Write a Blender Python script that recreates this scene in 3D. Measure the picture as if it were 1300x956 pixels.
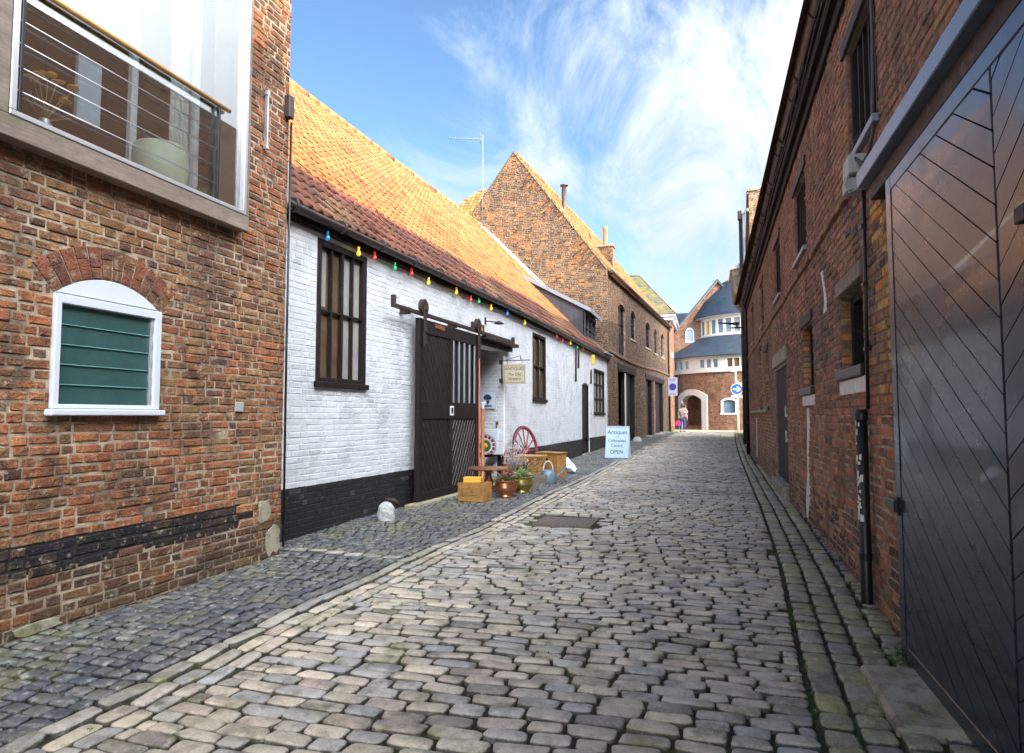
import bpy, math, random
import numpy as np
from mathutils import Vector, Matrix
R = math.radians
sc = bpy.context.scene
rng = random.Random(7)
for o in list(bpy.data.objects): bpy.data.objects.remove(o)

# ------------------------------------------------------------------ camera
cam = bpy.data.cameras.new('camera'); cam_o = bpy.data.objects.new('camera', cam)
sc.collection.objects.link(cam_o); sc.camera = cam_o
cam.sensor_width = 36; cam.lens = 22.985; cam.clip_start = 0.05; cam.clip_end = 4000
cam_o.location = (0, 0, 1.45)
cam_o.rotation_euler = (R(90 + 3.447), 0, R(16.734))
sc.render.resolution_x = 1024; sc.render.resolution_y = 753
sc.view_settings.view_transform = 'Standard'; sc.view_settings.look = 'None'
sc.view_settings.gamma = 1; sc.view_settings.use_curve_mapping = False
sc.view_settings.exposure = 0.95

# ------------------------------------------------------------------ sun and sky
SUN_AZ = 50.0     # degrees, from behind the camera (-Y) round towards +X
SUN_EL = 21.5
to_sun = Vector((math.sin(R(SUN_AZ)) * math.cos(R(SUN_EL)), -math.cos(R(SUN_AZ)) * math.cos(R(SUN_EL)), math.sin(R(SUN_EL))))
sl = bpy.data.lights.new('sun', 'SUN'); sl.energy = 2.8; sl.angle = R(0.5); sl.color = (1, .86, .66)
so = bpy.data.objects.new('sun', sl); sc.collection.objects.link(so)
so.rotation_euler = to_sun.to_track_quat('Z', 'Y').to_euler()

w = bpy.data.worlds.new('World'); sc.world = w; w.use_nodes = True
nt = w.node_tree; nt.nodes.clear()
def N(t, tree=None, **k):
    n = (tree or nt).nodes.new(t)
    for a, b in k.items(): setattr(n, a, b)
    return n
def lk(a, b, tree=None): (tree or nt).links.new(a, b)
wo = N('ShaderNodeOutputWorld'); bg = N('ShaderNodeBackground'); bg.inputs[1].default_value = .13
sky = N('ShaderNodeTexSky'); sky.sky_type = 'NISHITA'; sky.sun_disc = False
sky.sun_elevation = R(SUN_EL); sky.sun_rotation = math.atan2(to_sun.x, to_sun.y)
sky.altitude = 0; sky.air_density = 1.0; sky.dust_density = .4; sky.ozone_density = 2.0
def M(op, a, b=None, tree=None, clamp=False):
    n = N('ShaderNodeMath', tree, operation=op); n.use_clamp = clamp
    for i, v in enumerate((a, b)):
        if v is None: continue
        if hasattr(v, 'links'): lk(v, n.inputs[i], tree)
        else: n.inputs[i].default_value = v
    return n.outputs[0]
tc = N('ShaderNodeTexCoord'); sep = N('ShaderNodeSeparateXYZ'); lk(tc.outputs['Generated'], sep.inputs[0])
zc = M('ADD', M('MAXIMUM', sep.outputs[2], 0.0), .16)
cmb = N('ShaderNodeCombineXYZ'); lk(M('DIVIDE', sep.outputs[0], zc), cmb.inputs[0]); lk(M('DIVIDE', sep.outputs[1], zc), cmb.inputs[1])
mp = N('ShaderNodeMapping'); mp.inputs['Rotation'].default_value = (0, 0, R(-28)); mp.inputs['Scale'].default_value = (1.2, .5, 1); mp.inputs['Location'].default_value = (3.1, 1.7, 0)
lk(cmb.outputs[0], mp.inputs[0])
n1 = N('ShaderNodeTexNoise'); n1.inputs['Scale'].default_value = 1.9; n1.inputs['Detail'].default_value = 11; n1.inputs['Roughness'].default_value = .68; n1.inputs['Distortion'].default_value = .75
lk(mp.outputs[0], n1.inputs['Vector'])
n2 = N('ShaderNodeTexNoise'); n2.inputs['Scale'].default_value = .55; n2.inputs['Detail'].default_value = 3
lk(cmb.outputs[0], n2.inputs['Vector'])
# more cloud on the right (+X) and low down, clear blue upper left
side = M('MULTIPLY', M('ADD', sep.outputs[0], .33), .42)
low = M('MULTIPLY', M('SUBTRACT', .46, sep.outputs[2]), .38)
dens = M('ADD', M('ADD', M('ADD', n1.outputs[0], M('MULTIPLY', M('SUBTRACT', n2.outputs[0], .5), .35)), side), low)
rmp = N('ShaderNodeMapRange'); rmp.interpolation_type = 'SMOOTHSTEP'
rmp.inputs[1].default_value = .45; rmp.inputs[2].default_value = .86; lk(dens, rmp.inputs[0])
# clouds brighter towards the sun and overhead, boosted to fill the shaded lane
dotn = N('ShaderNodeVectorMath', operation='DOT_PRODUCT'); lk(tc.outputs['Generated'], dotn.inputs[0]); dotn.inputs[1].default_value = to_sun
glow = M('ADD', M('MULTIPLY', M('POWER', M('MAXIMUM', dotn.outputs['Value'], 0.0), 1.5), 15.0), 1.0)
zen = M('MULTIPLY', M('POWER', M('MAXIMUM', sep.outputs[2], 0.0), 2.5), 5.0)
cb = M('ADD', glow, zen)
ccol = N('ShaderNodeVectorMath', operation='SCALE'); ccol.inputs[0].default_value = (3.25, 3.4, 3.65); lk(cb, ccol.inputs['Scale'])
skt = N('ShaderNodeVectorMath', operation='MULTIPLY'); lk(sky.outputs[0], skt.inputs[0]); skt.inputs[1].default_value = (.90, 1.03, 1.14)
mx = N('ShaderNodeMix', data_type='RGBA'); lk(M('MULTIPLY', rmp.outputs[0], .95), mx.inputs[0]); lk(skt.outputs[0], mx.inputs[6]); lk(ccol.outputs[0], mx.inputs[7])
lk(mx.outputs[2], bg.inputs[0]); lk(bg.outputs[0], wo.inputs[0])

# ------------------------------------------------------------------ materials
def base_mat(name):
    m = bpy.data.materials.new(name); m.use_nodes = True
    t = m.node_tree; b = t.nodes['Principled BSDF']; return m, t, b
def noise(t, vec, scale, detail=4, rough=.6):
    n = N('ShaderNodeTexNoise', t); n.inputs['Scale'].default_value = scale; n.inputs['Detail'].default_value = detail; n.inputs['Roughness'].default_value = rough
    lk(vec, n.inputs['Vector'], t); return n.outputs[0]
def mat(name, col=None, rough=.7, metal=0., var=.25, nscale=8., bump=.3, bscale=60., bdist=.003, spec=.5, coat=0., stretch=None, dirt=None, dirt_amt=.0, dscale=2.5, more=(), attr=False, emit=None, rvar=0.):
    m, t, b = base_mat(name)
    c = N('ShaderNodeTexCoord', t); vec = c.outputs['Object']
    if stretch:
        mpn = N('ShaderNodeMapping', t); mpn.inputs['Scale'].default_value = stretch; lk(vec, mpn.inputs[0], t); vec = mpn.outputs[0]
    if attr:
        a = N('ShaderNodeAttribute', t); a.attribute_name = 'Col'; src = a.outputs['Color']
    else:
        rgb = N('ShaderNodeRGB', t); rgb.outputs[0].default_value = (*col, 1); src = rgb.outputs[0]
    nz = noise(t, vec, nscale, 6)
    f = M('ADD', M('MULTIPLY', M('SUBTRACT', nz, .5, t), var * 3.2, t), 1.0, t)
    fine = noise(t, vec, nscale * 9, 3)
    f = M('MULTIPLY', f, M('ADD', M('MULTIPLY', M('SUBTRACT', fine, .5, t), var * 2.2, t), 1.0, t), t)
    f = M('MAXIMUM', f, .12, t)
    sc_ = N('ShaderNodeVectorMath', t, operation='SCALE'); lk(src, sc_.inputs[0], t); lk(f, sc_.inputs['Scale'], t)
    out = sc_.outputs[0]
    for (dc, da, ds) in ([(dirt, dirt_amt, dscale)] if dirt else []) + list(more):
        dn = noise(t, c.outputs['Object'], ds, 8, .68)
        mr = N('ShaderNodeMapRange', t); mr.inputs[1].default_value = .62 - da * .35; mr.inputs[2].default_value = .74 - da * .2; lk(dn, mr.inputs[0], t)
        mm = N('ShaderNodeMix', t, data_type='RGBA'); lk(M('MULTIPLY', mr.outputs[0], .8, t), mm.inputs[0], t); lk(out, mm.inputs[6], t); mm.inputs[7].default_value = (*dc[:3], 1); out = mm.outputs[2]
        if len(dc) > 3: mm.blend_type = 'MULTIPLY'
    lk(out, b.inputs['Base Color'], t)
    b.inputs['Metallic'].default_value = metal; b.inputs['Specular IOR Level'].default_value = spec; b.inputs['Coat Weight'].default_value = coat
    if rvar:
        rr = M('ADD', M('MULTIPLY', M('SUBTRACT', nz, .5, t), rvar * 3, t), rough, t, clamp=True); lk(rr, b.inputs['Roughness'], t)
    else: b.inputs['Roughness'].default_value = rough
    if bump:
        bn = N('ShaderNodeBump', t); bn.inputs['Strength'].default_value = bump; bn.inputs['Distance'].default_value = bdist
        hb = M('ADD', noise(t, vec, bscale, 4, .65), M('MULTIPLY', noise(t, vec, bscale * .25, 3), 1.2, t), t)
        lk(hb, bn.inputs['Height'], t); lk(bn.outputs[0], b.inputs['Normal'], t)
    if emit:
        b.inputs['Emission Color'].default_value = (*emit[:3], 1); b.inputs['Emission Strength'].default_value = emit[3]
    return m
MA = {}
MA['brick'] = mat('weathered_brick', attr=True, rough=.85, var=.38, nscale=18, bump=1.0, bscale=60, bdist=.014, spec=.2, more=[((.20, .125, .055), .30, 3.2), ((.045, .032, .028), .42, 9.), ((.07, .045, .035), .32, 1.6), ((.50, .42, .30), .18, 14.)])
MA['soot_brick'] = mat('sooty_old_brick', attr=True, rough=.85, var=.34, nscale=20, bump=1.0, bscale=75, bdist=.009, spec=.2, more=[((.06, .04, .034), .30, 8.), ((.46, .30, .20), .32, 16.), ((.08, .055, .045), .22, 1.7), ((.36, .25, .11), .22, 5.)])
MA['mortar'] = mat('lime_mortar', (.52, .43, .31), .95, var=.25, nscale=9, bump=.8, bscale=70, bdist=.006, dirt=(.14, .10, .07), dirt_amt=.6, dscale=5, spec=.15, more=[((.06, .045, .035), .5, 1.7)])
MA['mortar_dark'] = mat('sooty_mortar', (.20, .15, .115), .95, var=.4, nscale=9, bump=.8, bscale=70, bdist=.006, dirt=(.55, .47, .36), dirt_amt=.22, dscale=2.2, spec=.15)
MA['whitebrick'] = mat('painted_brick', attr=True, rough=.5, var=.07, nscale=4, bump=.5, bscale=35, bdist=.008, dirt=(.62, .64, .64, 1), dirt_amt=.35, dscale=2.2, spec=.3, more=[((.40, .38, .34), .0, 11.)])
MA['whitemortar'] = mat('painted_joint', attr=True, rough=.6, var=.07, nscale=4, bump=.3, bscale=40, spec=.3)
MA['setts'] = mat('granite_setts', attr=True, rough=.36, var=.36, nscale=17, bump=1, bscale=80, bdist=.008, spec=.55, rvar=.12, more=[((.11, .10, .075), .35, 5.), ((.17, .165, .055), .25, 2.3), ((.45, .42, .37), .25, 17.)])
MA['joint'] = mat('mossy_joint', (.028, .021, .014), .95, var=.5, nscale=30, bump=1, bscale=120, bdist=.01, dirt=(.07, .12, .015), dirt_amt=.42, dscale=1.6)
MA['tile'] = mat('clay_pantile', attr=True, rough=.8, var=.2, nscale=12, bump=.5, bscale=60, bdist=.004, spec=.25)
MA['slate'] = mat('blue_slate', attr=True, rough=.55, var=.2, nscale=12, bump=.4, bscale=30, bdist=.004)
MA['dark_wood'] = mat('tarred_wood', (.016, .010, .009), .62, var=.55, nscale=6, bump=.7, bscale=30, stretch=(1, 1, .12), dirt=(.09, .07, .055), dirt_amt=.08, dscale=9, spec=.25)
MA['dark_wood_h'] = mat('tarred_wood_level', (.03, .02, .017), .6, spec=.3, var=.5, nscale=6, bump=.6, bscale=30, stretch=(.3, .12, 1), dirt=(.16, .13, .11), dirt_amt=.22, dscale=8)
MA['grey_wood'] = mat('silvered_oak', (.21, .165, .13), .75, var=.4, nscale=7, bump=.6, bscale=40, stretch=(1, .15, 1), dirt=(.10, .09, .045), dirt_amt=.3, dscale=4)
MA['stucco'] = mat('white_stucco', (.60, .60, .58), .8, var=.08, nscale=4, bump=.2)
MA['header'] = mat('painted_steel_header', (.13, .16, .23), .32, var=.2, nscale=5, bump=.15)
MA['eaves'] = mat('shaded_eaves', (.018, .012, .011), .8, var=.5, nscale=9, bump=.6, spec=.2)  # soffit shade put into a near-black colour
MA['mast'] = mat('dull_mast', (.22, .24, .26), .6, metal=.2, var=.1, bump=0)
MA['alu'] = mat('satin_aluminium', (.62, .62, .64), .35, metal=.7, var=.05, bump=.05)
MA['steel'] = mat('steel_cable', (.75, .75, .76), .3, metal=1, var=.05, bump=0)
MA['white_paint'] = mat('white_upvc', (.62, .65, .70), .35, var=.03, bump=.05, nscale=3)
MA['cream'] = mat('cream_render', (.85, .80, .68), .7, var=.05, bump=.15)
MA['black_paint'] = mat('black_gloss', (.009, .009, .011), .36, var=.3, bump=.2, bscale=20, bdist=.002)
MA['gate'] = mat('gate_enamel', (.007, .012, .028), .29, var=.5, nscale=3, bump=.22, bscale=11, bdist=.003, spec=.5, rvar=.10, coat=.2, more=[((.05, .05, .055), .16, 14.), ((.10, .10, .105), .0, 40.)])
MA['gate'].node_tree.nodes['Principled BSDF'].inputs['Specular Tint'].default_value = (.62, .82, 1, 1)
MA['iron'] = mat('rusty_iron', (.045, .028, .022), .6, metal=.3, var=.4, nscale=20, bump=.5)
MA['gutter'] = mat('brown_gutter', (.055, .038, .034), .42, var=.35, nscale=8, bump=.3)
MA['lead'] = mat('lead_sheet', (.22, .25, .30), .45, metal=.3, var=.2, nscale=6, bump=.3)
MA['plank_grey'] = mat('weathered_cladding', (.04, .042, .05), .7, var=.4, nscale=8, bump=.5, stretch=(1, 1, .2))
MA['stone'] = mat('pale_stone', (.38, .33, .25), .9, var=.3, nscale=10, bump=.7, dirt=(.15, .16, .04), dirt_amt=.5, dscale=5, more=[((.08, .07, .05), .3, 9.)])
MA['whitestone'] = mat('whitewashed_stone', (.42, .43, .42), .9, var=.5, nscale=30, bump=1, bscale=40, bdist=.01)
MA['asphalt'] = mat('asphalt', (.06, .06, .06), .9, var=.2, nscale=30)
MA['paving'] = mat('far_paving', (.36, .31, .24), .9, var=.2, nscale=4)
MA['dark_inside'] = mat('dim_interior', (.03, .026, .024), .9, var=.3)
MA['room_wall'] = mat('room_plaster', (.55, .55, .50), .8, var=.05)
MA['room_wood'] = mat('room_timber', (.022, .019, .020), .7, var=.5, nscale=2, bump=0)
MA['handrail'] = mat('varnished_rail', (.48, .27, .09), .35, var=.25, nscale=10, stretch=(1, .2, 1))
MA['pine'] = mat('old_pine', (.40, .20, .055), .55, var=.4, nscale=9, bump=.4, stretch=(.3, .3, 1), dirt=(.10, .05, .02), dirt_amt=.3, dscale=9)
MA['brown_wood'] = mat('polished_brown_wood', (.20, .075, .028), .4, var=.4, nscale=9, bump=.3)
MA['orange_wood'] = mat('orange_pole', (.42, .15, .05), .4, var=.3, nscale=9, bump=.2)
MA['wicker'] = mat('wicker', attr=True, rough=.55, var=.3, nscale=25, bump=.6, bscale=60)
MA['copper'] = mat('copper', (.62, .25, .12), .3, metal=.9, var=.3, nscale=8, bump=.2)
MA['brass'] = mat('brass', (.42, .33, .10), .35, metal=.85, var=.3, nscale=8, bump=.2)
MA['zinc'] = mat('zinc_blue', (.16, .26, .33), .5, metal=.3, var=.2, nscale=10, bump=.3)
MA['wheel'] = mat('red_wheel_paint', (.25, .035, .04), .5, var=.4, nscale=15, bump=.4)
MA['leaf'] = mat('leaf', (.07, .16, .02), .55, var=.4, nscale=20, bump=0)
MA['leaf_light'] = mat('leaf_variegated', (.28, .42, .16), .55, var=.4, nscale=40, bump=0)
MA['pink'] = mat('pink_petals', (.65, .03, .20), .5, var=.3, bump=0)
MA['yellow_flower'] = mat('yellow_petals', (.80, .42, .02), .6, var=.3, nscale=60, bump=0)
MA['stem'] = mat('dry_stem', (.33, .22, .09), .7, var=.3, bump=0)
MA['white_twig'] = mat('pale_twig', (.55, .5, .48), .7, var=.3, bump=0)
MA['drum'] = mat('cream_drum', (.66, .68, .52), .45, var=.05, bump=.1)
MA['signcream'] = mat('cream_signboard', (.52, .45, .31), .6, var=.12, nscale=20, bump=.1)
MA['signblue'] = mat('pale_blue_board', (.55, .72, .85), .45, var=.05, bump=.05)
MA['ink'] = mat('black_lettering', (.015, .015, .02), .5, var=0, bump=0)
MA['navy'] = mat('navy_lettering', (.02, .04, .12), .5, var=0, bump=0)
MA['maroon'] = mat('maroon_print', (.25, .03, .08), .5, var=0, bump=0)
MA['poster'] = mat('poster_paper', (.66, .72, .78), .5, var=.04, bump=.03)
MA['blue_sign'] = mat('blue_sign', (.015, .10, .45), .35, var=.03, bump=0)
MA['darkblue_sign'] = mat('dark_blue_sign', (.03, .02, .22), .35, var=.03, bump=0)
MA['white_sign'] = mat('white_sign', (.82, .82, .80), .4, var=.02, bump=0)
MA['grey_sign'] = mat('grey_sign', (.42, .44, .52), .5, var=.05, bump=0)
MA['skin'] = mat('skin', (.55, .32, .24), .6, var=.05, bump=0)
MA['coat'] = mat('fawn_coat', (.34, .28, .20), .9, var=.15, bump=.2)
MA['jeans'] = mat('denim', (.03, .06, .20), .9, var=.2, bump=.2)
MA['pinkcloth'] = mat('pink_cloth', (.80, .30, .38), .8, var=.1, bump=.1)
MA['pinkbag'] = mat('pink_bag', (.75, .04, .22), .6, var=.1, bump=.1)
MA['hair'] = mat('brown_hair', (.12, .05, .025), .6, var=.3, bump=.2)
MA['yellow_box'] = mat('yellow_box', (.78, .45, .04), .5, var=.15, bump=.1)
MA['cloth'] = mat('white_cloth', (.75, .80, .85), .8, var=.05, bump=.2)
MA['terracotta'] = mat('terracotta', (.42, .17, .08), .8, var=.2)
MA['conc'] = mat('grey_box', (.38, .40, .38), .6, var=.15, bump=.1)
MA['orange_post'] = mat('salmon_post', (.75, .25, .14), .6, var=.15)
MA['foil'] = mat('worn_white_paint', (.70, .68, .62), .8, var=.25, nscale=14, bump=.6, bscale=50)
MA['plaster_chart'] = mat('framed_print', (.45, .52, .62), .5, var=.1)
def glossy_glass(name, col, rough=.06, bump=.05):
    return mat(name, col, rough, var=.3, nscale=4, bump=bump, bscale=5, bdist=.01, spec=.9)
MA['pane'] = glossy_glass('window_glass', (.02, .022, .025), .04, .03)
MA['pane_pale'] = mat('pale_window_glass', (.33, .32, .30), .15, var=.35, nscale=2.5, bump=.1, bscale=12, stretch=(1, 1, .3), spec=.8)  # pale grey tone put into the glass colour
MA['black_wash'] = mat('black_wash', (.018, .016, .018), .75, var=.5, nscale=9, bump=.8, bscale=60, bdist=.006, dirt=(.2, .15, .11), dirt_amt=.12, dscale=9)
MA['pane_brown'] = glossy_glass('brown_window_glass', (.13, .085, .05), .10, .05)  # brown reflections and room tone put into the glass colour
MA['pane_sky'] = glossy_glass('far_window_glass', (.16, .24, .32), .1, .02)
MA['louvre'] = mat('green_ribbed_glass', (.035, .085, .08), .18, var=.15, nscale=4, bump=.5, bscale=130, bdist=.003, spec=.8)
MA['bulb_r'] = mat('red_bulb', (.8, .03, .02), .2, var=0, bump=0, coat=1, emit=(.9, .05, .03, .15))
MA['bulb_g'] = mat('green_bulb', (.01, .45, .10), .2, var=0, bump=0, coat=1, emit=(.02, .5, .1, .12))
MA['bulb_b'] = mat('blue_bulb', (.01, .22, .60), .2, var=0, bump=0, coat=1, emit=(.02, .25, .6, .15))
MA['bulb_y'] = mat('yellow_bulb', (.90, .62, .02), .2, var=0, bump=0, coat=1, emit=(1, .65, .05, .3))
m, t, b = base_mat('clear_glass'); tr = N('ShaderNodeBsdfTransparent', t); gl = N('ShaderNodeBsdfGlossy', t); gl.inputs['Roughness'].default_value = .01
fr = N('ShaderNodeLayerWeight', t); fr.inputs[0].default_value = .5; ms = N('ShaderNodeMixShader', t)
lk(M('ADD', M('MULTIPLY', M('POWER', fr.outputs[1], 2.0, t), .6, t), .19, t, clamp=True), ms.inputs[0], t); lk(tr.outputs[0], ms.inputs[1], t); lk(gl.outputs[0], ms.inputs[2], t); lk(ms.outputs[0], t.nodes['Material Output'].inputs[0], t)
tr.inputs[0].default_value = (.9, .95, .95, 1); MA['clear'] = m
MA['door_board'] = mat('tarred_board', (.018, .012, .011), .55, var=.6, nscale=10, bump=.6, bscale=40, dirt=(.10, .08, .07), dirt_amt=.12, dscale=11, spec=.3)
MA['cover'] = mat('worn_iron_cover', (.20, .155, .125), .6, metal=.2, var=.5, nscale=30, bump=.6)
MA['teal_edge'] = mat('glass_edge', (.16, .42, .38), .3, var=.1, bump=0)

# ------------------------------------------------------------------ geometry helpers
class G:
    """collects verts / faces / per-vertex colours; becomes one mesh object"""
    def __init__(s, col=(1, 1, 1)): s.v = []; s.f = []; s.c = []; s.m = []; s.col = col; s.mi = 0; s.smooth = []; s.sm = False
    def add(s, vs, fs, col=None, mi=None):
        b = len(s.v); s.v += [tuple(p) for p in vs]; s.c += [col or s.col] * len(vs)
        s.f += [tuple(i + b for i in f) for f in fs]; s.m += [s.mi if mi is None else mi] * len(fs); s.smooth += [s.sm] * len(fs)
    def box(s, a, b, bev=.004, mtx=None, col=None):
        lo = [min(a[i], b[i]) for i in range(3)]; hi = [max(a[i], b[i]) for i in range(3)]
        c = [(lo[i] + hi[i]) / 2 for i in range(3)]; h = [(hi[i] - lo[i]) / 2 for i in range(3)]
        bv = min(bev, min(h) * .45); vs = []; idx = {}
        for x in (-1, 1):
            for y in (-1, 1):
                for z in (-1, 1):
                    for ax in range(3):
                        p = [x * (h[0] - (bv if ax != 0 else 0)), y * (h[1] - (bv if ax != 1 else 0)), z * (h[2] - (bv if ax != 2 else 0))]
                        idx[(x, y, z, ax)] = len(vs); vs.append(p)
        fs = []
        for ax in range(3):
            o1, o2 = [(1, 2), (2, 0), (0, 1)][ax]
            for sg in (-1, 1):
                q = []
                for (p1, p2) in ((-1, -1), (1, -1), (1, 1), (-1, 1)):
                    k = [0, 0, 0]; k[ax] = sg; k[o1] = p1; k[o2] = p2; q.append(idx[(*k, ax)])
                fs.append(q if sg > 0 else q[::-1])
        for ax in range(3):
            o1, o2 = [(1, 2), (2, 0), (0, 1)][ax]
            for p1 in (-1, 1):
                for p2 in (-1, 1):
                    k0 = [0, 0, 0]; k0[ax] = -1; k0[o1] = p1; k0[o2] = p2; k1 = list(k0); k1[ax] = 1
                    q = [idx[(*k0, o1)], idx[(*k1, o1)], idx[(*k1, o2)], idx[(*k0, o2)]]
                    fs.append(q if p1 * p2 < 0 else q[::-1])
        for x in (-1, 1):
            for y in (-1, 1):
                for z in (-1, 1):
                    q = [idx[(x, y, z, 0)], idx[(x, y, z, 1)], idx[(x, y, z, 2)]]
                    fs.append(q if x * y * z > 0 else q[::-1])
        out = [Vector(p) + Vector(c) for p in vs]
        if mtx is not None: out = [mtx @ p for p in out]
        s.add(out, fs, col)
    def tube(s, pts, r, n=10, cap=True, col=None):
        pts = [Vector(p) for p in pts]; rs = r if isinstance(r, (list, tuple)) else [r] * len(pts)
        vs = []; prev = None
        for i, p in enumerate(pts):
            d = (pts[min(i + 1, len(pts) - 1)] - pts[max(i - 1, 0)]).normalized()
            if prev is None:
                a = Vector((0, 0, 1)) if abs(d.z) < .9 else Vector((1, 0, 0)); a = d.cross(a).normalized()
            else: a = (prev - d * prev.dot(d)).normalized()
            prev = a; b = d.cross(a)
            for k in range(n):
                t_ = 2 * math.pi * k / n; vs.append(p + (a * math.cos(t_) + b * math.sin(t_)) * rs[i])
        fs = []
        for i in range(len(pts) - 1):
            for k in range(n): fs.append((i * n + k, i * n + (k + 1) % n, (i + 1) * n + (k + 1) % n, (i + 1) * n + k))
        o = s.sm; s.sm = True; s.add(vs, fs, col); s.sm = False
        if cap: bs = len(s.v) - len(vs); s.f += [tuple(bs + k for k in range(n))[::-1], tuple(bs + (len(pts) - 1) * n + k for k in range(n))]; s.m += [s.mi] * 2; s.smooth += [False] * 2
        s.sm = o
    def lathe(s, prof, c=(0, 0, 0), n=24, flat=False, mtx=None, a0=0, a1=2 * math.pi, col=None, sx=1, sy=1):
        full = abs(a1 - a0 - 2 * math.pi) < 1e-6; m_ = n if full else n + 1; vs = []
        for (r, z) in prof:
            for k in range(m_):
                t_ = a0 + (a1 - a0) * k / n; vs.append(Vector((r * math.cos(t_) * sx + c[0], r * math.sin(t_) * sy + c[1], z + c[2])))
        if mtx is not None: vs = [mtx @ p for p in vs]
        fs = []
        for i in range(len(prof) - 1):
            for k in range(n): fs.append((i * m_ + k, i * m_ + (k + 1) % m_, (i + 1) * m_ + (k + 1) % m_, (i + 1) * m_ + k))
        o = s.sm; s.sm = not flat; s.add(vs, fs, col); s.sm = o
    def prism(s, poly, fr, d0, d1, col=None, bev=0):
        """poly in (a,b); fr(a,b,d)->3D; front at d1"""
        n = len(poly)
        if bev:
            cx = sum(p[0] for p in poly) / n; cy = sum(p[1] for p in poly) / n
            inn = []
            for p in poly:
                L = math.hypot(p[0] - cx, p[1] - cy) or 1; k = max(0, 1 - bev * 1.3 / L); inn.append((cx + (p[0] - cx) * k, cy + (p[1] - cy) * k))
            vs = [fr(a, b_, d0) for a, b_ in poly] + [fr(a, b_, d1 - bev) for a, b_ in poly] + [fr(a, b_, d1) for a, b_ in inn]
            fs = [tuple(range(n))[::-1], tuple(2 * n + i for i in range(n))]
            for i in range(n):
                j = (i + 1) % n; fs += [(i, j, n + j, n + i), (n + i, n + j, 2 * n + j, 2 * n + i)]
        else:
            vs = [fr(a, b_, d0) for a, b_ in poly] + [fr(a, b_, d1) for a, b_ in poly]
            fs = [tuple(range(n))[::-1], tuple(n + i for i in range(n))] + [(i, (i + 1) % n, n + (i + 1) % n, n + i) for i in range(n)]
        s.add(vs, fs, col)
def build(name, g, mats, parent=None, label=None, root=None):
    me = bpy.data.meshes.new(name); v = np.array(g.v, dtype=np.float64)
    if root is not None:
        inv = np.array(root.inverted()); v = v @ inv[:3, :3].T + inv[:3, 3]
    me.from_pydata(v.tolist(), [], g.f)
    for mm in (mats if isinstance(mats, (list, tuple)) else [mats]): me.materials.append(MA[mm] if isinstance(mm, str) else mm)
    me.polygons.foreach_set('material_index', g.m); me.polygons.foreach_set('use_smooth', g.smooth)
    ca = me.color_attributes.new('Col', 'FLOAT_COLOR', 'POINT')
    c = np.ones((len(g.v), 4)); c[:, :3] = np.array(g.c).reshape(-1, 3); ca.data.foreach_set('color', c.ravel())
    me.update(); o = bpy.data.objects.new(name, me); sc.collection.objects.link(o)
    if parent is not None: o.parent = parent
    if label: o['label'] = label
    return o
class Thing:
    def __init__(s, name, label, cat, loc=(0, 0, 0), rz=0, group=None):
        s.e = bpy.data.objects.new(name, None); sc.collection.objects.link(s.e); s.e.empty_display_size = .2
        s.m = Matrix.Translation(loc) @ Matrix.Rotation(R(rz), 4, 'Z')
        s.e.location = loc; s.e.rotation_euler = (0, 0, R(rz))
        s.e['label'] = label; s.e['category'] = cat
        if group: s.e['group'] = group
    def part(s, name, g, mats, world=False, parent=None, label=None):
        return build(name, g, mats, parent or s.e, label, s.m if world else None)
    def text(s, body, size, mtx, mt, parent=None, name='lettering', extrude=.001, align='CENTER', sx=1.0):
        cu = bpy.data.curves.new(name, 'FONT'); cu.body = body; cu.size = size; cu.extrude = extrude; cu.align_x = align; cu.align_y = 'CENTER'
        to = bpy.data.objects.new('tmp_text', cu); sc.collection.objects.link(to)
        dg = bpy.context.evaluated_depsgraph_get(); me = bpy.data.meshes.new_from_object(to.evaluated_get(dg))
        bpy.data.objects.remove(to); me.transform(mtx @ Matrix.Diagonal((sx, 1, 1, 1))); me.name = name; me.materials.clear(); me.materials.append(MA[mt])
        o = bpy.data.objects.new(name, me); sc.collection.objects.link(o); o.parent = parent or s.e; return o
def single(name, label, cat, g, mats, group=None, root=None):
    o = build(name, g, mats, None); o['label'] = label; o['category'] = cat
    if group: o['group'] = group
    return o
def structure(name, g, mats):
    o = build(name, g, mats); o['kind'] = 'structure'; return o
def vn(x, y, s=1.0, seed=0.0):
    x = x * s + seed * 17.3; y = y * s + seed * 9.1
    return (math.sin(x * 1.7 + math.sin(y * 2.3 + seed)) + math.sin(y * 1.9 + math.sin(x * 1.3 + 1.7)) + math.sin((x + y) * 3.1 + seed) * .6 + math.sin((x - y) * 5.3) * .4) / 3.0
def lerp(a, b, t): return a + (b - a) * t
def mixc(a, b, t): return tuple(lerp(a[i], b[i], t) for i in range(3))
def pw(tab, y):
    if y <= tab[0][0]: return tab[0][1]
    for (a, va), (b, vb) in zip(tab, tab[1:]):
        if y <= b: t = (y - a) / (b - a); return lerp(va, vb, t)
    return tab[-1][1]
def frame(O, heading, flip=False):
    """vertical wall frame: u runs along heading (deg right of +Y); d is distance out of the wall"""
    a = R(heading); U = Vector((math.sin(a), math.cos(a), 0)); Nn = Vector((math.cos(a), -math.sin(a), 0))
    if flip: Nn = -Nn
    O = Vector(O)
    f = lambda u, z, d=0: Vector((O.x + U.x * u + Nn.x * d, O.y + U.y * u + Nn.y * d, O.z + z))
    f.U = U; f.N = Nn; f.flip = flip
    return f

def wbox(g, F, u0, u1, z0, z1, d0, d1, bev=.006):
    g.box((u0, d0, z0), (u1, d1, z1), bev, Matrix(((F.U.x, F.N.x, 0, F(0, 0).x), (F.U.y, F.N.y, 0, F(0, 0).y), (0, 0, 1, F(0, 0).z), (0, 0, 0, 1))))

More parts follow.
